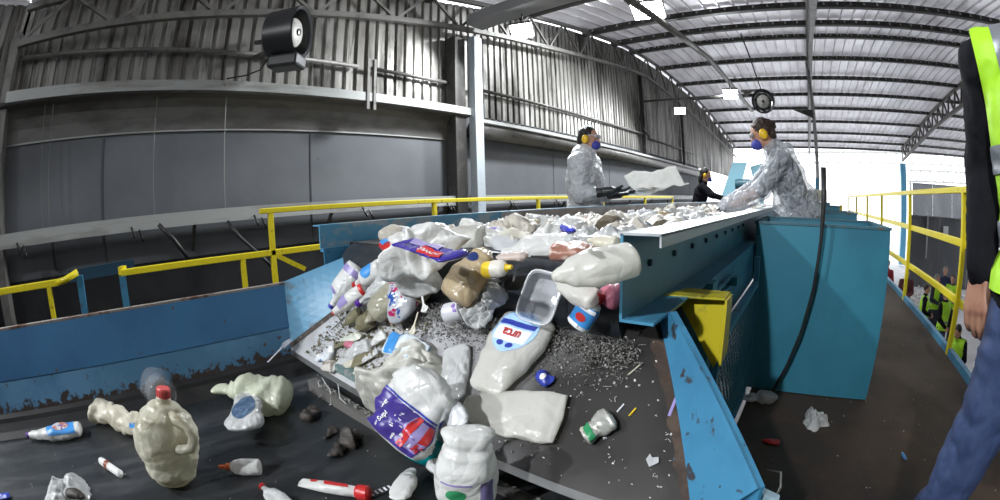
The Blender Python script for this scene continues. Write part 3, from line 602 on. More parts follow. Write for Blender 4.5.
bin_(.0, .50, 7.2, 8.0, -1.095, -.03, 'farthest blue steel bin at the end of the row')
e = empty('switch_box', (.33, 8.6, .1), 'small beige switch box on a stand behind the farthest bin', 'box')
MB().box((.25, 8.6, .09), (.42, .1, .22)).build('panel', pm('beige_panel', (.45, .42, .34), .5), e, bevel=.01)
for x in (.16, .31): MB().box((x, 8.54, .09), (.05, .02, .1)).build('switch', black_pl, e)
MB().bar((.52, 8.6, -1.1), (.52, 8.6, .22), .03, .03).build('stand', white_steel, e)
# black hose in front of the bin
m = MB(); m.tube([(.13, 2.36, .17), (.128, 2.36, .0), (.115, 2.36, -.2), (.09, 2.37, -.45), (.045, 2.38, -.7), (-.01, 2.39, -.9), (-.06, 2.40, -1.04), (-.08, 2.42, -1.09)], [.018, .015, .010, .009, .009, .009, .009, .009], 10)
tag(m.build('black_cable', rubber, smooth=True), 'thick black cable hanging in front of the nearest blue bin', 'cable')
# far machine behind the dark sorter
e = empty('far_hopper', (-1.8, 12.5, -.1), 'light blue steel hopper with a motor behind the farthest sorter', 'hopper')
pb = pm('pale_blue_paint', (.35, .66, .80), .4)
MB().prism([(-2.5, 12.5, -.15), (-2.0, 12.5, -.15), (-1.62, 12.5, 1.0), (-2.05, 12.5, 1.0)], (0, .08, 0)).build('left_flank', pb, e)
MB().prism([(-1.15, 12.7, -.15), (-1.3, 12.7, -.15), (-1.55, 12.7, .9), (-1.15, 12.7, 1.0)], (0, .08, 0)).build('right_flank', pb, e)
m = MB(); m.lathe([(.14, 0), (.15, .1), (.15, .5), (.1, .6)], (-1.95, 12.3, .38), (1, 0, 0), 20); m.build('motor', pm('motor_teal', (.03, .11, .15), .4), e, smooth=True, auto=True)
MB().box((-1.8, 12.8, -.5), (1.3, .5, .6)).build('base', pb, e)
# light blue bracket at bottom edge
o = MB().box((.017, .60, -.478), (.035, .02, .07), Matrix.Rotation(.3, 3, 'Y')).build('angle_bracket', pm('pale_blue_bracket', (.35, .5, .58), .3, .3), bevel=.003); tag(o, 'small pale blue metal bracket at the lower end of the chute', 'bracket')
m = MB(); m.tube([(.028, .61, -.50), (.045, .70, -.50), (.04, .78, -.52), (.01, .84, -.56)], .003, 6); tag(m.build('thin_wire', wire_m, smooth=True), 'thin grey wire curling beside the chute side plate', 'wire')
# ================================================================== WASTE
def hsh(n): return random.Random(n)
def crumple(p, amp, f, seed):
    q = p*f+V((seed*1.7, seed*.9, seed*2.3))
    # flat facets meeting in sharp folds, like crushed thin plastic
    q = q*.62+V((noise.noise(q*.4), noise.noise(q*.4+V((9, 0, 0))), 0))*.6
    d, P = noise.voronoi(q); s = w = 0
    for k in range(3):
        c = P[k]; h = math.sin(c.x*12.9+c.y*78.2+c.z*37.7)*43758.5; h -= math.floor(h); g_ = V((math.sin(h*40), math.cos(h*67), math.sin(h*91)))
        wt = math.exp(-9*(d[k]-d[0])); s += wt*(g_.dot(q-c)*1.5+(h-.5)*1.5); w += wt
    q2 = q*2.3; d2, P2 = noise.voronoi(q2); c = P2[0]; h = math.sin(c.x*12.9+c.y*78.2+c.z*37.7)*43758.5; h -= math.floor(h)
    e2 = min(d2[1]-d2[0], .5)*(h+.3)
    return amp*(s/w+.5*noise.noise(q*.5)+.75*e2)
class Surf:
    """body of revolution-like shell (superellipse sections) crumpled by noise; local axis +Z from 0 to L"""
    def __init__(s, L, prof, n=2.4, amp=0, f=12, seed=1, bend=0):
        s.L, s.prof, s.n, s.amp, s.f, s.seed, s.bend = L, prof, n, amp*.5, f*1.2, seed, bend
    def rad(s, t):
        P = s.prof
        for a, b in zip(P, P[1:]):
            if t <= b[0]:
                k = (t-a[0])/max(1e-6, b[0]-a[0]); k = k*k*(3-2*k); return lerp(a[1], b[1], k), lerp(a[2], b[2], k)
        return P[-1][1], P[-1][2]
    def pt(s, u, t, off=0):
        a = 2*PI*u; rx, ry = s.rad(t); n = s.n
        ca, sa = math.cos(a), math.sin(a)
        k = (abs(ca)**n+abs(sa)**n)**(-1/n)
        nrm = V((ca/max(rx, 1e-4), sa/max(ry, 1e-4), 0)).normalized()
        p = V((ca*k*rx, sa*k*ry, t*s.L))
        w_ = min(1, t*9, (1-t)*14+.15)
        sc = min(1.0, max(rx, ry)/(.6*max(q[1] for q in s.prof)+1e-6))
        p += nrm*(crumple(p, s.amp, s.f, s.seed)*w_*sc*min(1, ry*40+.3)+off)
        if s.bend: p.x += s.bend*4*(t-.5)**2-s.bend
        return p
    def mesh(s, nu=36, nv=34):
        m = MB(); vs = []; fs = []
        for j in range(nv):
            for i in range(nu): vs.append(s.pt(i/nu, j/(nv-1)))
        for j in range(nv-1):
            for i in range(nu): fs.append((j*nu+i, j*nu+(i+1) % nu, (j+1)*nu+(i+1) % nu, (j+1)*nu+i))
        fs += [tuple(range(nu))[::-1], tuple((nv-1)*nu+i for i in range(nu))]
        return m.add(vs, fs)
    def patch(s, u0, u1, t0, t1, off=.0012, shape=None, nu=18, nv=14):
        m = MB()
        def fn(a, b):
            x, y = a, b
            if shape == 'ell':   # squash the square grid to a disc
                X, Y = 2*a-1, 2*b-1; r = math.hypot(X, Y)+1e-9; k = max(abs(X), abs(Y))/r; x, y = (X*k+1)/2, (Y*k+1)/2
            if shape == 'slant': y = b+.18*(a-.5)
            return s.pt(lerp(u0, u1, x), lerp(t0, t1, y), off)
        return m.grid(fn, nu, nv)
_tc = {}
def text_mesh(txt):
    if txt in _tc: return _tc[txt]
    cu = bpy.data.curves.new('txt', 'FONT'); cu.body = txt; cu.size = 1; cu.align_x = 'CENTER'; cu.align_y = 'CENTER'; cu.offset = .02
    ob = bpy.data.objects.new('txt', cu); C.objects.link(ob); dg = bpy.context.evaluated_depsgraph_get(); me = bpy.data.meshes.new_from_object(ob.evaluated_get(dg))
    bm = bmesh.new(); bm.from_mesh(me); bmesh.ops.triangulate(bm, faces=bm.faces)
    bmesh.ops.subdivide_edges(bm, edges=[e_ for e_ in bm.edges if e_.calc_length() > .25], cuts=2)
    r = ([v.co.copy() for v in bm.verts], [tuple(v.index for v in f.verts) for f in bm.faces]); bm.free()
    xs = [v.x for v in r[0]]; r = (r[0], r[1], max(xs)-min(xs))
    bpy.data.objects.remove(ob); bpy.data.curves.remove(cu); bpy.data.meshes.remove(me); _tc[txt] = r; return r
def text_on(s, txt, uc, tc, hu, ht, flip=1, off=.002, rot=0):
    """letters laid on the shell: centre (uc,tc); text runs along u; hu,ht = scale of one em in u and t"""
    vs, fs, w_ = text_mesh(txt); m = MB(); c, sn = math.cos(rot), math.sin(rot)
    m.add([s.pt(uc+flip*(v.x*c-v.y*sn)*hu, tc+flip*(v.x*sn+v.y*c)*ht, off) for v in vs], fs); return m
def orient(o, p, axis, up):
    """object local +Z along axis, local +Y as near as possible to up"""
    z = V(axis).normalized(); y = V(up); y = (y-z*y.dot(z)).normalized(); x = y.cross(z)
    o.matrix_world = Matrix.Translation(p) @ Matrix((x, y, z)).transposed().to_4x4()
def child(m, name, mat, parent, smooth=True, auto=False, **k):
    o = m.build(name, mat, None, smooth=smooth, auto=auto, **k); o.parent = parent; return o
def item(name, label, cat, A, B, wpx, surf, mat, prof, thick=.5, n=2.4, amp=.01, f=16, seed=1, group=None, lift=None, bend=0, nu=40, nv=38, spin=0, upv=None, ext=None):
    """a shell lying on surf with its base at photo point B and its neck/top end at A"""
    surf_ = surf
    d0 = on((A[0]+B[0])/2, (A[1]+B[1])/2, surf_).length
    wid = wpx/F_PX*d0
    lf = wid/2*thick if lift is None else lift
    a, b = on(A[0], A[1], surf_, lf), on(B[0], B[1], surf_, lf)
    L = (a-b).length; r = wid/2
    pr = [(t, max(x*r, .0008), max(y*r*thick, .0006)) for t, x, y in prof]
    s = Surf(L, pr, n, amp*wid/.1, f, seed, bend)
    o = s.mesh(nu, nv).build(name, mat, smooth=True); tag(o, label, cat, group)
    nrm = V(surf_[1]).normalized() if upv is None else V(upv)
    if spin: nrm = Quaternion((a-b).normalized(), spin) @ nrm
    orient(o, b, a-b, nrm); return o, s
# profiles: (t from base to neck, half width, half depth)
BOTTLE = [(0, .0, .0), (.004, .6, .6), (.03, .93, .93), (.08, 1, 1), (.55, 1, 1), (.68, .92, .92), (.82, .45, .45), (.88, .30, .30), (1, .28, .28)]
POUCH = [(0, .0, .0), (.004, .80, .15), (.03, .95, .35), (.12, 1, .75), (.35, .98, 1), (.6, .92, .9), (.78, .70, .8), (.88, .45, .6), (.95, .34, .45), (1, .30, .30)]
SACK = [(0, .0, .0), (.01, .35, .3), (.06, .75, .6), (.2, 1, .95), (.45, .96, 1), (.7, .85, .9), (.88, .6, .6), (.96, .4, .3), (1, .1, .1)]
BLOCK = [(0, .0, .0), (.005, .85, .85), (.03, .97, .97), (.1, 1, 1), (.7, .98, .98), (.85, .9, .8), (.93, .7, .5), (1, .62, .35)]
def tri(x): x = x-math.floor(x); return 1-abs(2*x-1)
def sheet_mesh(w_, h_, amp, dome, seed, n=44):
    """crumpled film bag lying flattened: warped sharp folds, ragged outline, edges tucked down"""
    r = random.Random(seed); ds = []
    for k in range(5): a = r.uniform(0, PI); ds.append((math.cos(a), math.sin(a), r.uniform(1.2, 2.2)*(1.5**k), r.random(), .62**k))
    ks = [(r.uniform(0, 2*PI), r.uniform(.06, .16), q) for q in (2, 3, 5)]
    def fn(u, v):
        X, Y = 2*u-1, 2*v-1; R_ = math.hypot(X, Y)+1e-9; k = max(abs(X), abs(Y))/R_; x, y = X*k, Y*k; rr = math.hypot(x, y); th = math.atan2(y, x)
        out = 1+sum(b*math.sin(q*th+a) for a, b, q in ks)+.05*tri(th*2.9+seed)
        wx = noise.noise(V((x*1.3, y*1.3, seed*3.1))); wy = noise.noise(V((x*1.3+7, y*1.3, seed*1.7)))
        f = sum(wt*(tri(dx*(x+wx*.5)*fr/2+dy*(y+wy*.5)*fr/2+ph)-.5) for dx, dy, fr, ph, wt in ds)
        z = dome*(1-rr*rr)+amp*f*(1-.35*rr**4)-(dome*.35+amp*.3)*rr**6
        return V((x*out*w_/2*(1-.10*wx), z, y*out*h_/2*(1-.10*wy)))
    return MB().grid(fn, n, n)
def film_bag(name, label, cat, px, py, wpx, hpx, surf, mat, amp=.25, dome=.35, seed=1, lift=.02, ang=0, n=44, solid=.0015, group=None):
    c = on(px, py, surf, lift); d = c.length; w_, h_ = wpx/F_PX*d, hpx/F_PX*d; sz = min(w_, h_)
    o = sheet_mesh(w_, h_, amp*sz, dome*sz, seed, n).build(name, mat, smooth=True, solid=-solid); tag(o, label, cat, group)
    nn = V(surf[1]).normalized(); up_ = V((0, 0, 1))-nn*nn.z
    if up_.length < .2: vd = V((c.x, c.y, 0)).normalized(); up_ = vd-nn*nn.dot(vd)
    up_ = Quaternion(nn, ang) @ up_.normalized(); orient(o, c, up_, nn); return o
def cap_on(o, s, mat, r, h, name='cap', label=None, t=1.0, ribs=True):
    m = MB(); z = s.L*t; n = 32; prof = [(r*.5, z-.002), (r, z-.001), (r, z+h*.85), (r*.9, z+h)]
    m.lathe(prof, (s.pt(0, t)+s.pt(.5, t))/2-V((0, 0, z)), (0, 0, 1), n)
    if ribs:
        for k in range(18): a = 2*PI*k/18; c = (s.pt(0, t)+s.pt(.5, t))/2; m.box((c.x+math.cos(a)*r, c.y+math.sin(a)*r, z+h*.42), (r*.12, r*.12, h*.8), Matrix.Rotation(a, 3, 'Z'))
    c = child(m, name, mat, o, auto=True); 
    if label: c['label'] = label
    return c
UF = .25    # u of the side facing local +Y (up from the surface)

# ---- on the dark belt
cream_w0 = plastic('cream_film_bag', (.80, .77, .69), (.6, .5, .38), .5, .35)
# large jug, upright
b = on(172, 482, BELT); s = Surf(.235, [(0, .0, .0), (.01, .035, .035), (.05, .05, .045), (.16, .070, .058), (.45, .085, .062), (.66, .088, .062), (.8, .072, .052), (.9, .045, .035), (.95, .02, .02), (1, .018, .018)], 2.6, .013, 16, 3)
o = s.mesh(64, 60).build('plastic_jug', dirty_jug, smooth=True); tag(o, 'large dirty translucent jug with red cap standing on the dark belt', 'jug')
orient(o, b, V((.0, .26, 1)), V((1, .1, 0)))
cap_on(o, s, pinkc, .019, .022, label='faded red screw cap')
m = MB()
hp = [V((-.015, .055, .20)), V((-.04, .078, .195)), V((-.055, .085, .165)), V((-.045, .080, .135)), V((-.02, .074, .13))]
hp = [V((-.012, .035, .205))]+hp+[V((-.01, .045, .12))]; m.tube(hp, [.010, .012, .014, .014, .013, .012, .010], 12); child(m, 'handle', dirty_jug, o)
# clear bottle end behind it
o, s = item('clear_bottle', 'small clear bottle end with brown residue behind the large jug', 'bottle', (163, 396), (150, 376), 34, BELT, clearfilm, BOTTLE[:6]+[(.9, .8, .8), (1, .75, .75)], 1, 2, .004, lift=.06, seed=4)
child(s.patch(.1, .45, .12, .4), 'residue', ink_brown, o); child(s.patch(.75, 1.0, .5, .62), 'red_strip', red, o)
o, s = item('crushed_bottle', 'crushed cream bottle with torn end left of the large jug', 'bottle', (94, 411), (147, 428), 25, BELT, cream_pl, [(0, .0, .0), (.005, .55, .5), (.05, .7, .7), (.3, .95, .8), (.55, .6, .8), (.75, .8, .9), (.92, .85, .9), (1, .5, .6)], .8, 2.2, .035, 22, 5)
child(s.patch(.05, .2, .02, .16), 'blue_label_corner', ink_sky, o)
o, s = item('flattened_bottle', 'flat white bottle with blue label and purple cap at far left', 'bottle', (29, 435), (82, 429), 19, BELT, white_pl, [(0, .0, .0), (.005, .7, .6), (.05, .95, .9), (.3, 1, 1), (.6, .9, 1), (.75, .75, .8), (.9, .5, .6), (1, .25, .4)], .6, 2.6, .010, 16, 6)
cap_on(o, s, purple, .010, .012, label='purple cap'); lb = child(s.patch(.04, .46, .12, .62, shape='slant'), 'label', ink_sky, o); child(s.patch(.12, .34, .2, .5, off=.002, shape='ell'), 'label_print', pm('print_mixed', (.5, .5, .5), .4, 0, [((.4, .12, .08), 60, .5, .55, 5), ((.05, .1, .4), 50, .55, .6, 5)]), lb)
o, s = item('white_tube', 'tiny white tube with brown band on the belt left of the jug', 'tube', (100, 460), (122, 475), 8, BELT, white_pl, [(0, 0, 0), (.01, .8, .8), (.05, .95, .95), (.9, 1, 1), (.97, .9, .9), (1, .6, .6)], 1, 2, .002, nu=20, nv=16)
child(s.patch(0, 1, .55, .68, nu=24, nv=4), 'band', ink_brown, o)
film_bag('torn_plastic_bag', 'torn white plastic film bag at the bottom edge, left', 'bag', 66, 494, 62, 44, BELT, grey_pl, .16, .28, 8, .012, .4)
o2, _ = item('dark_wrapper', 'small dark brown wrapper on the torn film bag at bottom left', 'wrapper', (85, 497), (66, 492), 10, BELT, darkscrap, SACK, .7, 2, .05, 20, 18, lift=.055)
o, s = item('blue_wrapper', 'bit of blue wrapper in the bottom left corner', 'wrapper', (-6, 499), (10, 495), 10, BELT, ink_blue, SACK, .5, 2, .05, 20, 9)
# white green bag
o, s = item('knotted_plastic_bag', 'puffy off-white knotted bag on the belt behind the small orange-capped bottle', 'bag', (214, 388), (290, 396), 44, BELT, greenish, [(0, 0, 0), (.01, .4, .3), (.06, .8, .7), (.25, 1, 1), (.5, .9, .9), (.68, .55, .6), (.8, .25, .3), (.9, .35, .25), (.97, .42, .2), (1, .3, .1)], .6, 2, .022, 16, 10)
o, s = item('plastic_sleeve', 'whitish plastic sleeve with a dark blue window against the puffy bag', 'film', (252, 378), (241, 430), 33, BELT, grey_pl, [(0, 0, 0), (.01, .7, .5), (.1, 1, .8), (.35, .85, .7), (.6, .7, .8), (.85, .8, .7), (1, .6, .4)], .3, 2.4, .012, 18, 11, lift=.06)
child(s.patch(.13, .37, .12, .5, shape='ell'), 'window', pm('window_blue', (.05, .09, .16), .3, 0, [((.12, .18, .26), 50, .5, .6, 4)]), o)
o, s = item('small_bottle', 'small white bottle with orange cap lying on the belt', 'bottle', (231, 467), (261, 467), 16, BELT, white_pl, [(0, 0, 0), (.01, .8, .8), (.06, .97, .97), (.6, 1, 1), (.85, .85, .85), (.97, .6, .6), (1, .5, .5)], 1, 2, .003)
m = MB(); m.lathe([(.010, s.L), (.010, s.L+.012), (.006, s.L+.016), (.005, s.L+.034), (.003, s.L+.036)], (0, 0, 0), (0, 0, 1), 20); child(m, 'cap', orange, o, auto=True)
o, s = item('flat_bottle', 'crumpled clear-white bottle with tiny red cap at the bottom edge', 'bottle', (263, 487), (290, 510), 19, BELT, grey_pl, BOTTLE, .6, 2.4, .02, 20, 12)
cap_on(o, s, red, .008, .008)
o, s = item('squeeze_tube', 'long white tube with red print and round red cap', 'tube', (357, 492), (299, 482), 13, BELT, white_pl, [(0, 0, 0), (.01, 1, .2), (.1, 1, .5), (.5, 1, .9), (.85, .9, 1), (1, .85, .9)], .9, 2.3, .006)
m = MB(); m.lathe([(.015, s.L-.002), (.019, s.L+.004), (.019, s.L+.026), (.014, s.L+.032)], (0, 0, 0), (0, 0, 1), 24); child(m, 'cap', red, o, auto=True)
child(s.patch(.1, .3, .45, .85, shape='slant'), 'red_print', ink_red, o); child(s.patch(.12, .26, .2, .34, shape='ell'), 'red_dot', ink_red, o)
o, s = item('printed_strip', 'small white strip printed with black bars right of the red cap', 'strip', (369, 496), (392, 487), 10, BELT, ink_black, [(0, 0, 0), (.01, 1, 1), (.98, 1, 1), (1, .9, .9)], .15, 6, .002, nu=24, nv=12)
for k in range(5): child(s.patch(.16, .34, .06+k*.19, .15+k*.19, off=.001, nu=4, nv=3), 'print', ink_white, o)
o, s = item('crumpled_pouch', 'crumpled white pouch standing at the bottom, left of the emblem bag', 'pouch', (413, 468), (396, 500), 21, BELT, white_pl, SACK, .5, 2.4, .02, 22, 13, lift=.03)
child(s.patch(.14, .38, .5, .9, shape='ell'), 'clear_side', grey_pl, o)
o, s = item('thin_bag', 'thin whitish bag peeking out beside the emblem bag', 'bag', (470, 448), (432, 472), 26, BELT, grey_pl, SACK, .5, 2, .03, 15, 14, lift=.06)
o, s = item('food_wrapper', 'crumpled beige wrapper at the bottom beside the emblem bag', 'wrapper', (455, 468), (447, 486), 22, BELT, tan_pl, SACK, .6, 2, .03, 20, 15, lift=.03)
o, s = item('teal_bag', 'glossy teal plastic bag in shadow left of the emblem bag', 'bag', (455, 420), (416, 460), 40, BELT, teal, SACK, .5, 2, .03, 12, 16, lift=.05)
# emblem bag (upright, folded top)
b = on(466, 512, BELT, .03); s = Surf(.165, [(0, 0, 0), (.01, .05, .04), (.08, .056, .048), (.5, .055, .05), (.72, .048, .042), (.80, .036, .03), (.86, .042, .03), (.95, .046, .025), (1, .03, .012)], 2.6, .010, 20, 17)
o = s.mesh(48, 44).build('filled_bag', white_pl, smooth=True); tag(o, 'full white plastic bag with green emblem and bunched top, bottom centre', 'bag')
bb = on(466, 497, BELT, .06); orient(o, bb, V((.05, .05, 1)), V((.75, -.75, .2)))
child(s.patch(.15, .25, .18, .34, shape='ell'), 'green_emblem', ink_green, o); child(s.patch(.12, .28, .40, .43, nu=10, nv=3), 'text_line', lilac, o)
child(s.patch(.32, .40, .1, .45), 'side_text', lilac, o)
# dark scraps
for k, (x, y, w_) in enumerate(((311, 415, 18), (336, 452, 18), (351, 440, 22), (330, 434, 13))):
    item('dark_scrap', ['dark crumpled scrap on the belt left of the purple bag, uppermost', 'dark crumpled scrap on the belt, lowest of the small pile', 'largest dark crumpled scrap of the pile on the belt', 'smallest dark crumpled scrap of the pile on the belt'][k], 'scrap', (x-w_/2, y+4), (x+w_/2, y-6), w_*.7, BELT, darkscrap, SACK, .6, 2, .09, 40, 20+k, nu=30, nv=24)

# ---- on the chute
POU = POUCH
o, s = item('flattened_pouch', 'large flattened translucent pouch lying crosswise on the steel slide', 'pouch', (464, 405), (563, 419), 52, CHUTE, milk, [(0, 0, 0), (.004, .85, .15), (.03, .95, .4), (.15, 1, .8), (.4, 1, 1), (.65, .9, 1), (.82, .68, .8), (.95, .5, .5), (1, .38, .25)], .30, 2.8, .010, 11, 30)
o, s = item('printed_pouch', 'flattened pouch with blue and red printed label on the steel slide', 'pouch', (482, 392), (535, 311), 68, CHUTE, milk, [(0, 0, 0), (.004, .45, .15), (.03, .62, .4), (.14, .98, .8), (.35, 1, 1), (.6, .82, 1), (.8, .64, .8), (.94, .6, .5), (.98, .5, .35), (1, .35, .2)], .30, 2.6, .008, 11, 31)
lb = child(s.patch(.13, .37, .05, .58, off=.0015, shape='ell'), 'label', pm('label_pale_blue', (.38, .58, .82), .35), o)
child(s.patch(.17, .30, .09, .19, off=.0022, shape='ell'), 'label_top', ink_sky, lb); child(s.patch(.15, .35, .22, .28, off=.0026), 'label_band', ink_blue, lb); child(s.patch(.155, .345, .30, .46, off=.0024), 'label_white', ink_white, lb)
child(text_on(s, 'urca', .25, .375, .055, .15, 1, .0045), 'brand_text', ink_red, lb); child(s.patch(.20, .25, .47, .53, off=.0030, shape='ell'), 'blue_splash', ink_blue, lb); child(s.patch(.27, .31, .46, .52, off=.0030, shape='ell'), 'blue_splash', ink_blue, lb)
o, s = item('narrow_pouch', 'narrow clear-white pouch standing between crumpled bag and printed pouch', 'pouch', (452, 402), (457, 345), 30, CHUTE, grey_pl, [(0, 0, 0), (.01, .6, .5), (.08, .95, .8), (.5, 1, 1), (.9, .9, .8), (1, .5, .3)], .35, 2.4, .010, 15, 32)
o, s = item('crushed_can', 'crushed silver-green carton lying right on the steel slide', 'carton', (614, 418), (583, 437), 26, CHUTE, pm('crushed_foil', (.50, .50, .46), .35, .4, [((.2, .2, .17), 30, .5, .62, 6)]), [(0, 0, 0), (.02, .6, .7), (.1, .85, .8), (.4, .8, .9), (.6, .95, 1), (.9, .9, .8), (1, .5, .4)], .7, 2.2, .03, 24, 33)
child(s.patch(.0, .5, .12, .32), 'green_band', ink_green, o); child(s.patch(.05, .22, .02, .16, shape='ell'), 'round_end', cream_pl, o)
o, s = item('blue_wrapper', 'small dark blue and white wrapper on the slide below the printed pouch', 'wrapper', (537, 373), (553, 382), 14, CHUTE, ink_blue, SACK, .6, 2, .06, 30, 34, nu=30, nv=24)
child(s.patch(.15, .3, .3, .6, shape='ell'), 'white_print', ink_white, o)
# big crumpled bag group
film_bag('crumpled_bag', 'big crumpled milky bag hanging over the chute lip, upper part', 'bag', 398, 378, 92, 72, CHUTE, milk, .32, .32, 35, .012, .7, 60)
film_bag('white_film_bag', 'thin white film crumpled beside the narrow pouch on the slide', 'bag', 428, 368, 44, 40, CHUTE, milk, .35, .3, 36, .012, .2)
ov = ((0, .58, -.53), (.12, -.72, .68))
o, s = item('detergent_bag', 'crushed white bag with dark blue and red printed label over the chute lip', 'bag', (438, 374), (388, 442), 84, ov, white_pl, [(0, 0, 0), (.01, .6, .5), (.06, .85, .8), (.35, 1, 1), (.6, .95, .9), (.8, .75, .7), (.93, .5, .5), (1, .25, .2)], .45, 2.5, .022, 11, 36, lift=.045)
lb = child(s.patch(.06, .45, .06, .50, off=.0015, nu=26, nv=22), 'label', ink_purple, o)
child(s.patch(.055, .455, .51, .535, off=.0018, nu=26, nv=3), 'blue_line', ink_blue, o)
child(s.patch(.33, .44, .12, .47, off=.0026), 'pale_panel', lilac, lb); child(s.patch(.34, .37, .10, .49, off=.0036, nu=5), 'red_stripe', ink_red, lb); child(s.patch(.405, .44, .14, .47, off=.0036, nu=6), 'red_stripe', ink_red, lb)
child(text_on(s, 'CE', .17, .33, .055, .11, 1, .004, PI*.5), 'text', ink_white, lb); child(text_on(s, 'Supl', .245, .25, .035, .08, 1, .004, PI*.5), 'text', ink_white, lb)
o, s = item('blue_strap', 'crumpled blue printed film flap right of the dark blue labelled bag', 'film', (447, 404), (428, 428), 18, ov, pm('blue_print_film', (.03, .05, .30), .3, 0, [((.5, .5, .6), 30, .55, .6, 4)]), SACK, .4, 2.2, .05, 24, 37, lift=.03)
o, s = item('white_wrapper', 'folded white wrapper scrap just above the emblem bag', 'wrapper', (447, 402), (462, 428), 22, ov, pm('printed_white', (.62, .63, .66), .4, 0, [((.2, .2, .4), 40, .6, .63, 5)]), SACK, .35, 3, .04, 20, 38, lift=.02)
o, s = item('milk_carton', 'crushed white and blue carton on top of the big crumpled bag', 'carton', (428, 351), (388, 344), 26, CHUTE, pm('carton_print', (.62, .68, .72), .4, 0, [((.12, .38, .62), 14, .53, .56, 3)]), [(0, 0, 0), (.01, .9, .9), (.05, 1, 1), (.6, .9, .9), (.9, .6, .5), (1, .4, .2)], .45, 3.4, .02, 18, 39, lift=.03)
child(s.patch(.1, .4, .06, .3, shape='slant'), 'blue_print', ink_sky, o)
# right items on the drum
o, s = item('yoghurt_bottle', 'small bottle with red cap and bright blue label leaning on the drum', 'bottle', (594, 300), (577, 327), 24, ((0, .80, -.25), (0, -1, .2)), white_pl, [(0, 0, 0), (.01, .8, .8), (.06, 1, 1), (.7, 1, 1), (.88, .85, .85), (.96, .6, .6), (1, .55, .55)], .8, 2.4, .003, seed=40)
cap_on(o, s, red, .017, .022); lb = child(s.patch(.0, .5, .18, .82, nu=24), 'label', ink_sky, o); child(s.patch(.2, .34, .3, .55, off=.0024, shape='ell'), 'red_shape', ink_red, lb); child(s.patch(.1, .42, .66, .78, off=.0024, shape='slant'), 'white_word', ink_white, lb); child(s.patch(.05, .3, .10, .2, off=.0024), 'white_foot', ink_white, lb)
# clear tray
def tray(cpx, sz, dep, surf, lift, ang, label):
    c = on(cpx[0], cpx[1], surf, lift); m = MB(); o_ = None
    wx, wy = sz
    def ring(k, h): 
        pts = []
        for i in range(40):
            a = 2*PI*i/40; ca, sa = math.cos(a), math.sin(a); q = (abs(ca)**5+abs(sa)**5)**(-1/5); pts.append(V((ca*q*wx/2*k, sa*q*wy/2*k, h)))
        return pts
    rings = [ring(.82, -dep), ring(.86, -dep*.95), ring(.94, -.004), ring(.95, 0), ring(1.04, .003), ring(1.05, -.004)]
    vs = [p for r_ in rings for p in r_]; fs = [tuple(range(40))]
    for j in range(5):
        for i in range(40): fs.append((j*40+i, j*40+(i+1) % 40, (j+1)*40+(i+1) % 40, (j+1)*40+i))
    m.add(vs, fs); o = m.build('clear_tray', clearp, smooth=True, auto=True); tag(o, label, 'tray')
    m = MB(); m.tube(ring(1.04, .002)+[ring(1.04, .002)[0]], .0028, 6); child(m, 'rim', film, o)
    return o, c
o, c = tray((540, 297), (.085, .115), .03, FALL, .06, 0, 'clear empty plastic tray propped on the drum under the white jug')
orient(o, c, V((.25, -.85, .45)), V((.12, .35, 1)))
o, s = item('pink_bag', 'small pink plastic bag beside the red-capped bottle', 'bag', (598, 292), (623, 298), 20, FALL, pink_film, SACK, .6, 2, .05, 20, 41, lift=.05)
o, s = item('large_jug', 'large greenish-white jug lying beside the blue side channel', 'jug', (552, 277), (636, 258), 43, ((0, .88, -.085), (0, -.25, 1)), milk, [(0, 0, 0), (.01, .8, .7), (.06, 1, .95), (.5, 1, 1), (.75, .75, .8), (.9, .4, .5), (1, .2, .25)], .75, 2.4, .010, 9, 42, lift=.012)
m = MB(); m.tube([(-.005, .01, .16), (.02, .055, .13), (.02, .075, .09), (.01, .06, .04)], [.014, .016, .016, .012], 12)
o2, s2 = item('jug_neck', 'white plastic bottle with long neck in front of the large jug', 'bottle', (556, 279), (598, 303), 24, FALL, milk, [(0, 0, 0), (.01, .5, .5), (.1, .9, .9), (.4, 1, 1), (.8, .75, .75), (.9, .4, .4), (1, .35, .35)], .8, 2.2, .006, 12, 43, lift=.075); o2.name = 'milk_bottle'
# upper left heap, near items
H2 = ((0, 1.0, -.075), (0, -.15, 1))
TOPF = ((0, 1.0, -.06), (.1, -.62, .75))
film_bag('large_white_bag', 'large white crumpled bag topping the heap at the left', 'bag', 416, 248, 84, 58, TOPF, white_pl, .26, .30, 50, .012, .5)
film_bag('white_film_bag', 'long white folded bag behind the purple package', 'bag', 480, 240, 88, 34, ((0, 1.15, -.07), (0, -.5, .85)), white_pl, .38, .35, 51, .0, -.15)
film_bag('white_film_bag', 'peaked white bag at the top of the heap right of the purple package', 'bag', 520, 246, 64, 30, ((0, 1.1, -.085), (0, -.5, .85)), cream_w0, .40, .38, 53, -.005, .2)
o, s = item('purple_package', 'glossy blue-purple printed package with red lettering on top of the heap', 'package', (402, 242), (456, 258), 25, H2, pm('purple_print', (.05, .035, .30), .2, 0, [((.45, .42, .62), (16, 40, 20), .58, .62, 4), ((.02, .02, .16), 30, .55, .6, 3)]), [(0, 0, 0), (.01, .9, .3), (.06, 1, .7), (.5, 1, 1), (.92, .95, .7), (1, .85, .2)], .30, 2.6, .03, 12, 51, lift=.045)
child(s.patch(.1, .22, .08, .5, off=.002, shape='slant'), 'red_panel', ink_red, o); child(s.patch(.24, .38, .3, .85, off=.002, shape='slant'), 'white_print', lilac, o); child(text_on(s, 'DOWEC', .16, .28, .05, .10, 1, .004, PI*.5), 'lettering', ink_white, o)
film_bag('open_white_bag', 'greyish white open bag with dark folds under the purple package', 'bag', 412, 270, 66, 44, FALL, white_pl, .40, .30, 52, .085, .3)
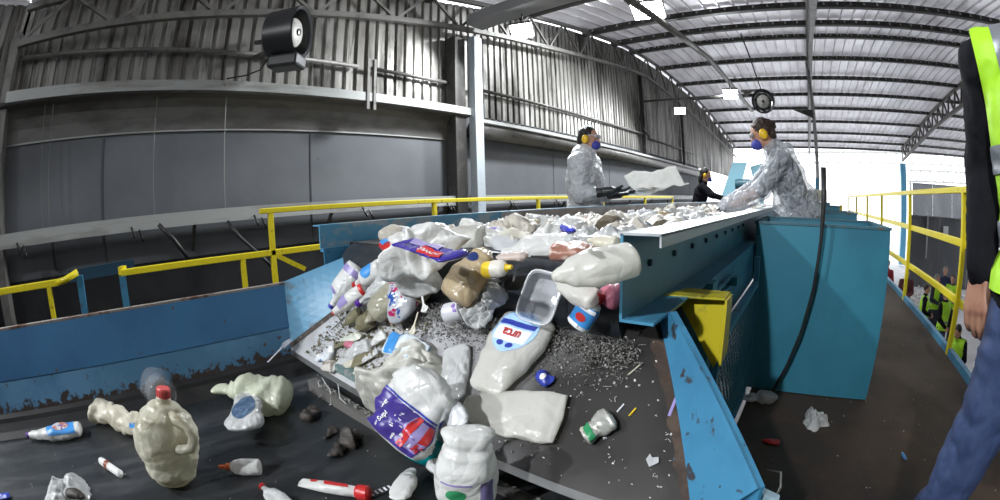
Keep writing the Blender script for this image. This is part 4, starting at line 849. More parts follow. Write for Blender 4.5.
o, s = item('flower_print_bag', 'clear bag printed with magenta and blue flowers at the heap edge', 'bag', (396, 262), (400, 322), 34, FALL, pm('flower_film', (.55, .57, .6), .2, 0, [((.50, .03, .14), 26, .54, .57, 2), ((.03, .10, .42), 30, .56, .59, 2), ((.7, .7, .7), 60, .6, .66, 4)], transl=.25, bump=(.4, 30, .005)), SACK, .35, 2.4, .03, 14, 53, lift=.03)
o, s = item('tan_bottle', 'crushed tan plastic bottle with a knob on the front of the heap', 'bottle', (487, 250), (452, 301), 38, FALL, tan_pl, [(0, 0, 0), (.01, .6, .6), (.07, .9, .9), (.45, 1, 1), (.7, .85, .85), (.88, .6, .6), (1, .35, .35)], .6, 2.2, .014, 12, 54, lift=.085)
child(s.patch(.17, .33, .68, .85, shape='ell'), 'blue_mark', ink_navy, o)
o2, _ = item('tan_cap_end', 'pale tan bottle end poking from the crushed tan bottle', 'bottle', (455, 270), (474, 278), 13, FALL, tan_pl, BOTTLE, 1, 2, .002, lift=.125, nu=24, nv=20); o2.name = 'bottle_end'
o, s = item('yellow_bottle', 'yellow and white small bottle on the heap right of the tan bottle', 'bottle', (512, 267), (484, 270), 15, FALL, ink_yellow, BOTTLE, .9, 2, .006, seed=55, lift=.11)
child(s.patch(0, 1, .35, .8, nu=24), 'wrapper', white_pl, o)
o, s = item('white_tub', 'small white tub with lilac print low on the heap', 'tub', (446, 314), (462, 309), 20, FALL, pm('lilac_print_tub', (.58, .58, .62), .35, 0, [((.2, .12, .38), 40, .56, .60, 3)]), [(0, 0, 0), (.01, .8, .8), (.05, .9, .9), (.9, 1, 1), (1, .9, .9)], .9, 2, .003, seed=56, lift=.04)
film_bag('grey_film_bag', 'greyish film bag draped beside the lilac printed tub', 'bag', 484, 298, 38, 56, FALL, grey_pl, .4, .25, 57, .045, .2)
# left bottle cluster
o, s = item('shampoo_bottle', 'white bottle with blue cap and lilac band leaning on the blue side', 'bottle', (332, 305), (359, 266), 26, FALL, white_pl, BOTTLE, .85, 2.1, .003, seed=60, lift=.03)
cap_on(o, s, dblue, .011, .014); child(s.patch(0, 1, .10, .24, nu=30, nv=6), 'lilac_band', lilac, o); child(s.patch(.15, .4, .66, .78, shape='ell'), 'lilac_print', lilac, o)
o, s = item('slim_bottle', 'slim white bottle with red cap beside the blue-capped bottle', 'bottle', (335, 312), (366, 287), 16, FALL, white_pl, [(0, 0, 0), (.01, .8, .8), (.06, 1, 1), (.6, 1, 1), (.9, .6, .6), (1, .5, .5)], .9, 2, .003, seed=61, lift=.035)
cap_on(o, s, red, .009, .012); child(s.patch(0, 1, .02, .10, nu=24, nv=4), 'red_base', red, o); child(s.patch(.1, .4, .5, .8, shape='slant'), 'print', lilac, o)
o, s = item('red_neck_bottle', 'white bottle with red neck and blue oval label behind the slim bottle', 'bottle', (356, 284), (382, 266), 18, FALL, white_pl, BOTTLE, .85, 2, .004, seed=62, lift=.06)
cap_on(o, s, red, .010, .014); child(s.patch(.1, .4, .2, .6, shape='ell'), 'oval_label', ink_sky, o)
o, s = item('purple_cap_bottle', 'crumpled white bottle with purple cap in the left cluster', 'bottle', (360, 302), (396, 272), 18, FALL, grey_pl, BOTTLE, .7, 2.2, .012, 18, 63, lift=.05)
cap_on(o, s, purple, .012, .016)
o, s = item('greenish_bottle', 'large dirty greenish-white bottle below the purple-capped one', 'bottle', (366, 322), (398, 290), 30, FALL, plastic('dirty_pale_bottle', (.46, .44, .34), (.22, .19, .11), .7), BOTTLE, .7, 2.2, .008, 14, 64, lift=.03)
for k, (a, b_, w_, l) in enumerate((((344, 325), (360, 312), 13, 'small olive-stained bottle on the upper left of the slide'), ((356, 328), (372, 318), 18, 'olive-stained jar beside the small olive bottle'), ((392, 326), (400, 310), 17, 'small clouded bottle standing under the flower bag'), ((414, 306), (424, 288), 20, 'brown-stained bottle in the dark hollow of the heap'))):
    o, s = item('stained_bottle', l, 'bottle', a, b_, w_, FALL, olive_pl, BOTTLE, .85, 2, .008, 16, 65+k, lift=.015)
# spoons and sticks
def spoon(name, label, A, B, wpx, surf, mat, lift=.01):
    a, b_ = on(*A, surf, lift), on(*B, surf, lift); d = (a+b_).length/2; w_ = wpx/F_PX*d/2; L = (a-b_).length; m = MB()
    def fn(u, v):
        t = v; wd = w_*(math.sin(min(1, t/.38)*PI) if t < .30 else lerp(.62, .22, min(1, (t-.30)/.2)) if t < .5 else .24)
        wd = max(wd, w_*.2 if t > .02 else .0005); x = (u-.5)*2*wd; return V((x, -(1-(2*u-1)**2)*w_*(.5 if t < .4 else .1), t*L))
    m.grid(fn, 8, 26); o = m.build(name, mat, smooth=True, solid=.0012); tag(o, label, 'spoon'); orient(o, a, b_-a, V(surf[1])); return o
spoon('plastic_spoon', 'white plastic spoon in the middle of the heap edge', (425, 312), (422, 296), 10, FALL, white_pl, .05)
spoon('plastic_spoon', 'yellow-stained plastic spoon on the slide below the white one', (411, 336), (418, 312), 9, FALL, cream_pl, .03)
sp = spoon('clear_spoon', 'clear spoon with violet handle sticking out left of the chute', (291, 338), (268, 362), 11, ((0, .6, -.48), (0, -.3, 1)), clearp, .0)
# small wrappers on the slide, left
names = ['white and blue wrapper', 'dirty white strip', 'red-tipped white wrapper', 'crushed green-printed wrapper', 'grey torn film scrap', 'pale flattened tube', 'muddy white scrap', 'thin dirty strip', 'white cup piece', 'crumpled pinkish wrapper', 'greyish bottle shard', 'yellowed neck piece']
mats_ = [pm('wrap_a', (.6, .62, .64), .35, 0, [((.05, .2, .45), 22, .55, .6, 3), ((.2, .18, .12), 30, .52, .62, 5)]), grey_pl, pm('wrap_c', (.55, .52, .48), .4, 0, [((.5, .03, .03), 18, .6, .63, 2), ((.2, .17, .12), 30, .5, .6, 5)]), pm('wrap_d', (.5, .52, .45), .4, 0, [((.05, .3, .15), 18, .58, .62, 2), ((.18, .15, .1), 25, .5, .6, 5)]), grey_pl, cream_pl, olive_pl, olive_pl, white_pl, pink_film, grey_pl, cream_pl]
pos = [((316, 358), (334, 352)), ((330, 372), (352, 356)), ((322, 367), (335, 368)), ((340, 340), (362, 336)), ((346, 356), (372, 344)), ((338, 372), (362, 356)), ((352, 366), (374, 352)), ((330, 348), (352, 340)), ((372, 344), (386, 334)), ((344, 343), (354, 346)), ((362, 362), (378, 350)), ((352, 376), (362, 368))]
ws = [14, 10, 10, 12, 14, 9, 12, 6, 12, 7, 8, 9]
where = ['at the lower left of the slide', 'at the left lip of the slide', 'hanging on the left lip of the slide', 'under the olive jar on the slide', 'in the middle of the left scrap pile', 'long and slanting at the left lip', 'right of the long tube scrap', 'upper left in the scrap pile', 'at the top right of the scrap pile', 'tiny, beside the green wrapper', 'at the right side of the scrap pile', 'lowest at the lip near the big bag']
for k in range(12):
    item('wrapper_scrap', names[k]+' '+where[k], 'scrap', pos[k][0], pos[k][1], ws[k], CHUTE, mats_[k], SACK if k % 2 else BLOCK, .5, 2.3, .06, 28, 80+k, nu=26, nv=24, lift=.012)
# long strips and strings hanging at the lip
for k, pts in enumerate(([(318, 382), (322, 395), (312, 402), (322, 408), (332, 404)], [(322, 378), (330, 390), (331, 404)], [(338, 384), (340, 398), (346, 404)])):
    m = MB(); P = [on(x, y, ((0, .56, -.55), (0, -1, .25))) for x, y in pts]; m.tube(P, .0018, 5); tag(m.build('plastic_string', grey_pl, smooth=True), ['curly pale plastic string hanging off the chute lip', 'straight pale plastic string hanging off the chute lip', 'short pale string hanging right of the other strings'][k], 'string')
# sticks / splinters on the slide
for k, (a, b_, mt) in enumerate((((676, 398), (669, 416), lilac), ((636, 408), (629, 416), ink_yellow), ((617, 412), (624, 404), ink_white), ((500, 347), (507, 338), darkscrap), ((344, 318), (331, 330), darkscrap), ((642, 363), (628, 375), cream_pl))):
    P, Q = on(*a, CHUTE, .003), on(*b_, CHUTE, .003); m = MB(); m.bar(P, Q, .006 if k == 0 else .003, .002); tag(m.build('splinter', mt), ['pale lilac plastic splinter on the rusty side of the slide', 'tiny yellow hook-shaped splinter on the slide', 'small white splinter above the crushed carton', 'dark twig on the slide near the printed pouch', 'dark twig at the upper left of the slide', 'cream splinter at the edge of the shredded litter'][k], 'splinter')
P = on(652, 461, CHUTE, .004); m = MB(); m.prism([P+V(q) for q in ((-.012, 0, 0), (0, -.010, -.008), (.014, .0, 0), (.010, .008, .0066), (-.002, .005, .004), (-.009, .010, .008))], (0, -.002, .002)); tag(m.build('grey_chip', grey_pl), 'grey heart-shaped plastic chip low on the slide', 'chip')
# shredded litter by the drum (uncountable) and crumbs on the plate
def litter(name, label, N, fn, smin, smax, mat, strands=0, slen=.02):
    m = MB()
    for i in range(N):
        c = fn(); s_ = rnd.uniform(smin, smax); R = Quaternion((rnd.uniform(-1, 1), rnd.uniform(-1, 1), rnd.uniform(-1, 1)), rnd.uniform(0, 3)).to_matrix()
        m.box(c, (s_, s_*rnd.uniform(.4, 1), s_*.3), R)
    for i in range(strands):
        c = fn(); d = V((rnd.gauss(0, 1), rnd.gauss(0, 1), rnd.gauss(0, .6))).normalized()*slen*rnd.uniform(.4, 1.3); k = V((rnd.gauss(0, 1), rnd.gauss(0, 1), abs(rnd.gauss(0, 1)))).normalized()*slen*.35
        m.tube([c, c+d*.5+k, c+d], rnd.uniform(.0004, .0009), 4)
    return tag(m.build(name, mat), label, 'litter', kind='stuff')
def band():
    t = rnd.random(); x = lerp(-1.02, -.33, t); g = abs(rnd.gauss(0, .035)); y = .86-g-.02; h = max(0, .03-g*.5)*rnd.random()
    return ch(x+rnd.gauss(0, .01), y)+V((0, -.5, .8))*(h+.002)
litter('shredded_litter', 'band of grey shredded fibres along the foot of the drum', 1500, band, .0015, .006, pm('shred_grey', (.20, .19, .175), .6, 0, [((.45, .45, .43), 300, .55, .6, 2), ((.04, .035, .03), 200, .5, .6, 2)]), 900, .022)
def crumbs():
    y = rnd.uniform(.59, .86); v = (.86-y)/.27; x = rnd.uniform(lerp(-.75, -.95, v), lerp(-.3, -.1, v)); return ch(x, y)+V((0, -.0015, .002))
litter('white_crumbs', 'white plastic crumbs sprinkled over the right half of the slide', 230, crumbs, .0015, .0055, flat('white_crumb', (.62, .62, .6)), 25, .012)
def crumbs2(): y = rnd.triangular(.74, .86, .85); return ch(rnd.uniform(-1.3, -.75), y)+V((0, -.0015, .002))
litter('dark_grit', 'dark grit scattered on the upper left part of the slide', 420, crumbs2, .001, .0045, darkscrap, 60, .015)
def crumbs3(): return ch(rnd.uniform(-1.45, -.95), rnd.uniform(.60, .80))+V((0, -.006, .006))*rnd.random()
litter('muddy_litter', 'muddy shredded litter among the wrappers at the left of the slide', 500, crumbs3, .003, .012, olive_pl, 220, .035)
def bcr(): return V((rnd.uniform(-1.5, -.3), rnd.uniform(-1.2, .9), -.618))
litter('belt_crumbs', 'small pale crumbs scattered on the dark belt', 90, bcr, .0012, .005, flat('pale_crumb', (.35, .35, .33)), 18, .02)
# on the walkway floor
film_bag('floor_scrap', 'crumpled clear plastic sheet on the walkway before the big bin', 'scrap', 815, 420, 28, 34, DECK, grey_pl, .22, .25, 110, .01, .4, 36)
for k, (a, b_, w_, l, mt) in enumerate((((742, 398), (778, 396), 16, 'flat grey film scrap at the foot of the mesh guard', grey_pl), ((902, 452), (906, 460), 5, 'tiny blue and white scrap on the walkway', ink_sky), ((762, 440), (780, 443), 9, 'red and yellow wrapper in the dark gap beside the chute', red))):
    item('floor_scrap', l, 'scrap', a, b_, w_, DECK, mt, SACK, .35, 2.2, .05, 12, 110+k, nu=30, nv=24)
def dcr(): return V((rnd.uniform(.1, 1.5), rnd.uniform(.8, 6), -1.098))
litter('deck_crumbs', 'tiny pale crumbs scattered on the brown walkway', 120, dcr, .003, .010, flat('deck_crumb', (.35, .33, .3)))

# ---- the long heap on the upper belt: built once per kind, then copied
protos = []
def proto(kind, mat, prof, wd, L, th, n, amp, f, seed, capm=None, lab=None):
    pr = [(t, max(x*wd, .0008), max(y*wd*th, .0006)) for t, x, y in prof]; s = Surf(L, pr, n, amp, f, seed)
    o = s.mesh(30, 28).build(kind, mat, smooth=True)
    if capm: cap_on(o, s, capm, wd*.34, .014, ribs=False)
    if lab: child(s.patch(.02, .48, .25, .6, nu=14, nv=8), 'label', lab, o)
    o['_r'] = wd*th; return o
cream_w = plastic('cream_white_film', (.70, .66, .58), (.5, .42, .3), .5, .4)
pinkw = pm('pink_white_film', (.66, .55, .50), .35, 0, [((.5, .15, .12), 16, .60, .66, 3), ((.75, .72, .68), 9, .5, .6, 4)], transl=.25, bump=(.4, 30, .005))
bluew = pm('blue_white_film', (.62, .63, .66), .35, 0, [((.08, .10, .42), 14, .60, .64, 3), ((.4, .36, .3), 9, .55, .66, 4, .6)], transl=.25, bump=(.4, 30, .005))
K = [('plastic_bag', 'white crumpled plastic bag in the heap on the upper belt', white_pl, SACK, .075, .17, .6, 2, .022, 14, 200, None, None, 'white bags in the long heap'),
     ('plastic_bag', 'cream crumpled plastic bag in the heap on the upper belt', cream_w, SACK, .07, .16, .65, 2, .024, 15, 201, None, None, 'cream bags in the long heap'),
     ('plastic_bottle', 'white plastic bottle lying in the heap on the upper belt', white_pl, BOTTLE, .042, .20, .9, 2.2, .005, 12, 202, None, None, 'white bottles in the long heap'),
     ('milk_jug', 'milky jug lying in the heap on the upper belt', milk, BOTTLE, .065, .22, .8, 2.5, .009, 10, 203, None, None, 'milky jugs in the long heap'),
     ('plastic_bag', 'white bag with blue print in the heap on the upper belt', bluew, SACK, .065, .16, .6, 2, .02, 15, 204, None, None, 'blue printed bags in the long heap'),
     ('plastic_bag', 'white bag with reddish print in the heap on the upper belt', pinkw, SACK, .065, .15, .6, 2, .02, 15, 205, None, None, 'red printed bags in the long heap'),
     ('plastic_bottle', 'tan stained bottle lying in the heap on the upper belt', tan_pl, BOTTLE, .038, .17, .9, 2.2, .006, 12, 206, None, None, 'tan bottles in the long heap'),
     ('capped_bottle', 'white bottle with blue cap in the heap on the upper belt', white_pl, BOTTLE, .036, .17, .9, 2.2, .004, 12, 207, dblue, lilac, 'blue-capped bottles in the long heap'),
     ('film_bundle', 'greyish clear film bundle in the heap on the upper belt', grey_pl, SACK, .07, .18, .5, 2, .03, 14, 208, None, None, 'clear film bundles in the long heap')]
P_ = [proto(k[0], k[2], k[3], k[4], k[5], k[6], k[7], k[8], k[9], k[10], k[11], k[12]) for k in K]
for nm, lb_, mt_, sd, gr in (('film_bag', 'white folded film bag in the heap on the upper belt', white_pl, 301, 'white film bags in the long heap'), ('film_bag', 'cream folded film bag in the heap on the upper belt', cream_w, 302, 'cream film bags in the long heap'), ('film_bag', 'white folded bag with blue print flecks in the heap on the upper belt', bluew, 303, 'blue flecked film bags in the long heap'), ('film_bag', 'greyish folded film bag in the heap on the upper belt', grey_pl, 304, 'greyish film bags in the long heap'), ('film_bag', 'pinkish folded film bag in the heap on the upper belt', pinkw, 305, 'pinkish film bags in the long heap')):
    K.append((nm, lb_, mt_, 0, 0, 0, 0, 0, 0, 0, 0, 0, 0, gr)); m_ = sheet_mesh(.20, .25, .042, .030, sd, 34); m_.v = [(v[0], v[1], v[2]+.08) for v in m_.v]; P_.append(m_.build(nm, mt_, smooth=True, solid=-.0015))
used = [False]*len(K); wts = [4, 3, 4, 4, 2, 1, 2, 3, 2, 13, 7, 4, 5, 2]
def put(ki, p, rz, tilt, sc):
    src = P_[ki]
    if used[ki]:
        o = src.copy(); C.objects.link(o)
        for c_ in list(src.children): d = c_.copy(); C.objects.link(d); d.parent = o
    else: o = src; used[ki] = True
    tag(o, K[ki][1], 'bottle' if 'bottle' in K[ki][0] else 'jug' if 'jug' in K[ki][0] else 'bag' if 'bag' in K[ki][0] else 'film', K[ki][13])
    ax = V((math.cos(rz)*math.cos(tilt), math.sin(rz)*math.cos(tilt), math.sin(tilt)))
    orient(o, p-ax*.08*sc, ax, V((rnd.gauss(0, .3), rnd.gauss(0, .3), 1))); o.scale = (sc, sc, sc)
spots = []
y = 1.02
while y < 9.5:
    nrow = 7
    for i in range(nrow):
        x = lerp(-1.50, -.44, (i+.5)/nrow)+rnd.uniform(-.05, .05); spots.append((x, y+rnd.uniform(-.08, .08)))
    y += .17+y*.022
for (x, y) in spots:
    if math.hypot(x+.38, y-3.62) < .24: continue
    edge = 1-abs((x+.97)/.62)**2
    top = -.150+.040*edge*(1 if y < 2 else .7)+rnd.uniform(-.01, .02)+.02*noise.noise(V((x*2, y*1.1, 5)))-.028*min(1, max(0, (y-1.1)*2))
    if y < 1.35 and x > -1.45 and x < -.5: top -= .02
    ki = rnd.choices(range(len(K)), wts)[0]
    put(ki, V((x, y, top)), rnd.uniform(0, 2*PI), rnd.uniform(-.15, .25), rnd.uniform(.75, 1.05))
# a few distinct things of the heap
H3 = ((0, 1.2, -.05), (0, 0, 1))
o, s = item('red_brown_bag', 'reddish brown printed bag in front of the heap middle', 'bag', (592, 250), (553, 251), 28, ((0, 1.05, -.075), (0, -.3, 1)), redbrown, BLOCK, .5, 2.6, .02, 14, 130, lift=.02)
o, s = item('round_white_bottle', 'pale bottle end poking out beside the red-brown bag', 'bottle', (588, 240), (618, 244), 15, ((0, 1.15, -.06), (0, -.3, 1)), cream_pl, BOTTLE, .9, 2, .004, seed=131, lift=.01)
o, s = item('blue_glove', 'bright blue crumpled scrap on the white heap', 'scrap', (563, 226), (573, 231), 11, H3, dblue, SACK, .8, 2, .05, 20, 132, lift=.0); o.name = 'blue_scrap'
o, s = item('pink_white_wrapper', 'pink and white wrapper on the heap above the yellow bottle', 'wrapper', (496, 257), (528, 256), 14, ((0, 1.0, -.08), (0, -.3, 1)), pinkw, SACK, .6, 2.2, .03, 16, 133, lift=.01)
o, s = item('silver_film', 'silvery torn film caught between blue plates at the left', 'film', (352, 250), (398, 252), 16, ((-1.5, 1, -.19), (1, -.3, .2)), pm('silver_film', (.55, .6, .6), .2, .5), SACK, .3, 2, .03, 14, 134, lift=.0)
o, s = item('lidded_cup', 'white cup with red and blue lid at the heap top left', 'cup', (385, 244), (392, 250), 14, H2, red, [(0, 0, 0), (.02, .8, .8), (.5, 1, 1), (1, 1, 1)], .8, 2, .004, seed=135, lift=.0)
child(s.patch(.1, .4, .4, .95), 'blue_side', ink_sky, o)
# ================================================================== PEOPLE
def caps_mesh(items, M):
    m = MB()
    for it in items:
        if it[0] == 'c':
            _, a, b, ra, rb = it; a, b = V(a), V(b); d = b-a; L = d.length
            if L < 1e-5: continue
            prof = []
            for k in range(5): t = PI/2*k/4; prof.append((max(ra*math.sin(t), 1e-4), -ra*math.cos(t)))
            for k in range(5): t = PI/2*k/4; prof.append((max(rb*math.cos(t), 1e-4), L+rb*math.sin(t)))
            q = MB(); q.lathe(prof, a, d, 14); m.add([M @ V(v) for v in q.v], q.f)
        else:
            _, c, r = it[:3]; R = it[3] if len(it) > 3 else Matrix.Identity(3); q = MB(); prof = []
            for k in range(11): t = PI*k/10; prof.append((max(math.sin(t), 1e-3), -math.cos(t)))
            q.lathe(prof, (0, 0, 0), (0, 0, 1), 18); m.add([M @ (V(c)+R @ V((v[0]*r[0], v[1]*r[1], v[2]*r[2]))) for v in q.v], q.f)
    return m
_tex = {}
def flesh(name, items, mat, parent, M, voxel=.008, smooth=4, wr=None, label=None, cut=None):
    o = caps_mesh(items, M).build(name, mat, smooth=True)
    md = o.modifiers.new('remesh', 'REMESH'); md.mode = 'VOXEL'; md.voxel_size = voxel; md.use_smooth_shade = True
    if smooth: s = o.modifiers.new('smooth', 'SMOOTH'); s.factor = .6; s.iterations = smooth
    if wr:
        key = wr[1]
        if key not in _tex: t = bpy.data.textures.new('folds', 'CLOUDS'); t.noise_scale = wr[1]; t.noise_depth = 3; t.noise_type = 'HARD_NOISE'; _tex[key] = t
        d = o.modifiers.new('folds', 'DISPLACE'); d.texture = _tex[key]; d.strength = wr[0]; d.mid_level = .5; d.texture_coords = 'LOCAL'
    dg = bpy.context.evaluated_depsgraph_get(); me = bpy.data.meshes.new_from_object(o.evaluated_get(dg)); me.name = name
    o.modifiers.clear(); old = o.data; o.data = me; bpy.data.meshes.remove(old)
    if cut:   # open ends: drop faces beyond the given planes (point, normal) in local figure space
        bm = bmesh.new(); bm.from_mesh(me)
        for (p, n) in cut: bmesh.ops.bisect_plane(bm, geom=bm.verts[:]+bm.edges[:]+bm.faces[:], plane_co=M @ V(p), plane_no=M.to_3x3() @ V(n), clear_outer=True)
        bm.to_mesh(me); bm.free()
    me.polygons.foreach_set('use_smooth', [True]*len(me.polygons))
    if parent is not None: o.parent = parent; o.matrix_parent_inverse = parent.matrix_world.inverted()
    if label: o['label'] = label
    return o
def head_items(c, f, tilt=0, s=1):
    """head centre c, yaw of the face f (radians, 0 = +Y), returns items + local frame"""
    R = Matrix.Rotation(f, 3, 'Z') @ Matrix.Rotation(-tilt, 3, 'X'); c = V(c); g = lambda x, y, z: c+R @ V((x*s, y*s, z*s))
    it = [('e', g(0, -.008, .022), (.075*s, .094*s, .093*s), R), ('e', g(0, .022, -.045), (.055*s, .066*s, .065*s), R), ('e', g(0, .052, -.085), (.026*s, .026*s, .02*s), R),
          ('c', g(0, .088, .012), g(0, .106, -.022), .009*s, .014*s), ('c', g(-.022, .084, -.056), g(.022, .084, -.056), .009*s, .009*s),
          ('c', g(-.045, .076, .032), g(-.01, .086, .030), .008*s, .008*s), ('c', g(.045, .076, .032), g(.01, .086, .030), .008*s, .008*s),
          ('e', g(-.077, -.005, -.008), (.011*s, .022*s, .032*s), R), ('e', g(.077, -.005, -.008), (.011*s, .022*s, .032*s), R)]
    return it, g, R
def hand_items(w, d, nrm, s=1, curl=.6, side=1):
    """wrist w, hand direction d, palm normal nrm; thumb on side*cross"""
    w = V(w); d = V(d).normalized(); n = (V(nrm)-d*V(nrm).dot(d)).normalized(); x = d.cross(n)*side
    it = []
    for k in (-1.5, -.5, .5, 1.5): it.append(('c', w+x*k*.012*s, w+d*.085*s+x*k*.020*s, .014*s, .0125*s))
    Ls = (.066, .078, .073, .056)
    for k, L in enumerate(Ls):
        b = w+d*.088*s+x*(k-1.5)*-.0205*s; dd = d; p = b
        for j, fr in enumerate((.45, .30, .25)):
            a = curl*(.5+.5*j); dd = (dd*math.cos(a)+n*math.sin(a)).normalized(); q = p+dd*L*fr*s; it.append(('c', p, q, (.0092-.0008*j)*s, (.0086-.0009*j)*s)); p = q
    t0 = w+d*.028*s+x*.026*s; t1 = t0+(d*.6+x*.7+n*.35).normalized()*.038*s; t2 = t1+(d*.9+x*.25+n*.4).normalized()*.03*s; t3 = t2+(d+n*.3).normalized()*.022*s
    it += [('c', w+d*.01*s+x*.012*s, t0, .014*s, .014*s), ('c', t0, t1, .0135*s, .011*s), ('c', t1, t2, .0105*s, .0095*s), ('c', t2, t3, .0095*s, .008*s)]
    return it
def grow(items, g): return [(i[0], i[1], i[2], i[3]+g, i[4]+g) if i[0] == 'c' else ('e', i[1], tuple(q+g for q in i[2]), *i[3:]) for i in items]
def base_items(J):
    ch_, wa, pe = V(J['chest']), V(J['waist']), V(J['pelvis']); tw = J.get('R', Matrix.Identity(3)); w = J.get('wide', 1)
    torso = [('e', ch_, (.165*w, .112*w, .17), tw), ('e', ch_.lerp(wa, .5), (.148*w, .105*w, .15), tw), ('e', wa, (.138*w, .10*w, .12), tw), ('e', pe, (.162*w, .115*w, .12), tw), ('c', J['shl'], J['shr'], .055, .055), ('c', V(J['chest'])+V((0, 0, .09)), J['neck'], .085, .055)]
    arms = {k: [('c', J['sh'+k], J['el'+k], .052, .042), ('c', J['el'+k], J['wr'+k], .041, .027)] for k in 'lr'}
    legs = {k: [('c', J['hp'+k], J['kn'+k], .088, .056), ('c', J['kn'+k], J['an'+k], .055, .036)] for k in 'lr'}
    return torso, arms, legs
def earmuff(root, g, R, M, s=1):
    for sx in (-1, 1): e = flesh('earmuff', [('e', g(sx*.088, -.005, -.01), (.024*s, .034*s, .042*s), R)], muff, root, M, .006, 2, label='yellow earmuff cup')
    m = MB(); P = [M @ g(.088*math.cos(a), -.01, .02+.105*math.sin(a)) for a in [PI*k/12 for k in range(13)]]; m.tube(P, .006*s, 8); b = m.build('headband', black_pl, smooth=True); b.parent = e; b.matrix_parent_inverse = e.matrix_world.inverted()
def figM(pos, yaw): return Matrix.Translation(pos) @ Matrix.Rotation(yaw, 4, 'Z')

# ---- sorter 1: white coat, standing left of the belt, facing the belt
M = figM((-2.0, 3.62, -1.1), -PI/2+.12)
root = empty('person', M.translation, 'sorter in white hooded coat and yellow earmuffs holding a white plastic sheet', 'person')
hc = (0.0, .05, 1.655); hi, g, R = head_items(hc, 0, .12)
J = dict(chest=(0, -.01, 1.27), waist=(0, 0, 1.06), pelvis=(0, -.01, .92), neck=(0, .01, 1.52), shl=(-.17, .0, 1.42), shr=(.17, .0, 1.42), ell=(-.20, .05, 1.13), elr=(.21, .03, 1.13), wrl=(-.10, .30, 1.13), wrr=(.15, .32, 1.16), hpl=(-.09, 0, .88), hpr=(.09, 0, .88), knl=(-.10, .03, .48), knr=(.10, .03, .48), anl=(-.10, -.02, .07), anr=(.10, -.02, .07), wide=1.1)
T, A, Lg = base_items(J)
hl = hand_items(J['wrl'], (.25, .95, .05), (0, -.1, 1), 1, .25, -1); hr = hand_items(J['wrr'], (-.1, 1, .05), (0, -.1, 1), 1, .25, 1)
allb = hi+[('c', J['neck'], hc, .055, .052)]+T+A['l']+A['r']+Lg['l']+Lg['r']+hl+hr
flesh('body', allb, skin_a, root, M, .007, 3)
flesh('coat', grow(T, .055)+[('c', (0, -.04, 1.50), (0, -.03, 1.55), .085, .075), ('c', (0, -.01, 1.0), (0, -.01, .72), .19, .23), ('e', (0, -.075, 1.52), (.09, .06, .07))]+grow([A['l'][0], A['r'][0]], .052)+grow([('c', J['ell'], tuple(V(J['ell']).lerp(V(J['wrl']), .35)), .045, .045), ('c', J['elr'], tuple(V(J['elr']).lerp(V(J['wrr']), .35)), .045, .045)], .03), coat_m, root, M, .010, 3, (.022, .10), 'white disposable hooded coat')
for k in 'lr': flesh('glove', grow([('c', tuple(V(J['el'+k]).lerp(V(J['wr'+k]), .05)), J['wr'+k], .052, .035)]+(hl if k == 'l' else hr), .006), glove, root, M, .006, 2, (.008, .05), 'long black rubber glove')
flesh('trousers', grow(Lg['l']+Lg['r'], .015), dark_cloth, root, M, .012, 3)
[flesh('boot', [('c', J['an'+k], (sx*.10, .14, .045), .055, .045)], black_pl, root, M, .01, 2) for k, sx in (('l', -1), ('r', 1))]
flesh('hair', [('e', g(0, -.022, .040), (.086, .094, .092), R), ('e', g(0, -.07, -.01), (.065, .05, .075), R), ('e', g(.0, -.02, .085), (.06, .07, .05), R)], hair_m, root, M, .007, 1, (.015, .04), 'dark hair')
flesh('face_mask', [('e', g(0, .068, -.055), (.052, .052, .046), R), ('e', g(0, .10, -.05), (.025, .02, .028), R)], mask_m, root, M, .006, 2, label='dark blue face mask')
flesh('goggles', [('e', g(-.03, .083, .028), (.034, .022, .022), R), ('e', g(.03, .083, .028), (.034, .022, .022), R), ('c', g(-.07, .02, .03), g(-.05, .075, .03), .008, .008), ('c', g(.07, .02, .03), g(.05, .075, .03), .008, .008)], goggle, root, M, .005, 1)
earmuff(root, g, R, M)
# white sheet in the hands
m = MB()
def sh(u, v):
    p = V((-1.66, 3.86, .085)).lerp(V((-1.17, 4.0, .18)), u); q = V((.10, .10, -.17)); return p+q*(v-.35)+V((0, 0, .035*math.sin(u*7+v*3)*(1-u)+.03*noise.noise(V((u*5, v*4, 1)))+.06*(abs(v-.5)*2)**2))
m.grid(sh, 26, 18); tag(m.build('plastic_sheet', white_pl, smooth=True, solid=.004), 'stiff white plastic sheet held out by the white-coated sorter', 'sheet')
m = MB(); m.grid(lambda u, v: V((-1.60, 3.84, .06)).lerp(V((-1.40, 3.92, .09)), u)+V((.05, .16, .02))*(v-.5)+V((0, 0, .03*noise.noise(V((u*5, v*6, 8))))), 16, 12)
tag(m.build('plastic_scrap', white_pl, smooth=True, solid=.004), 'small torn white plastic piece in the coated sorter hands', 'scrap')

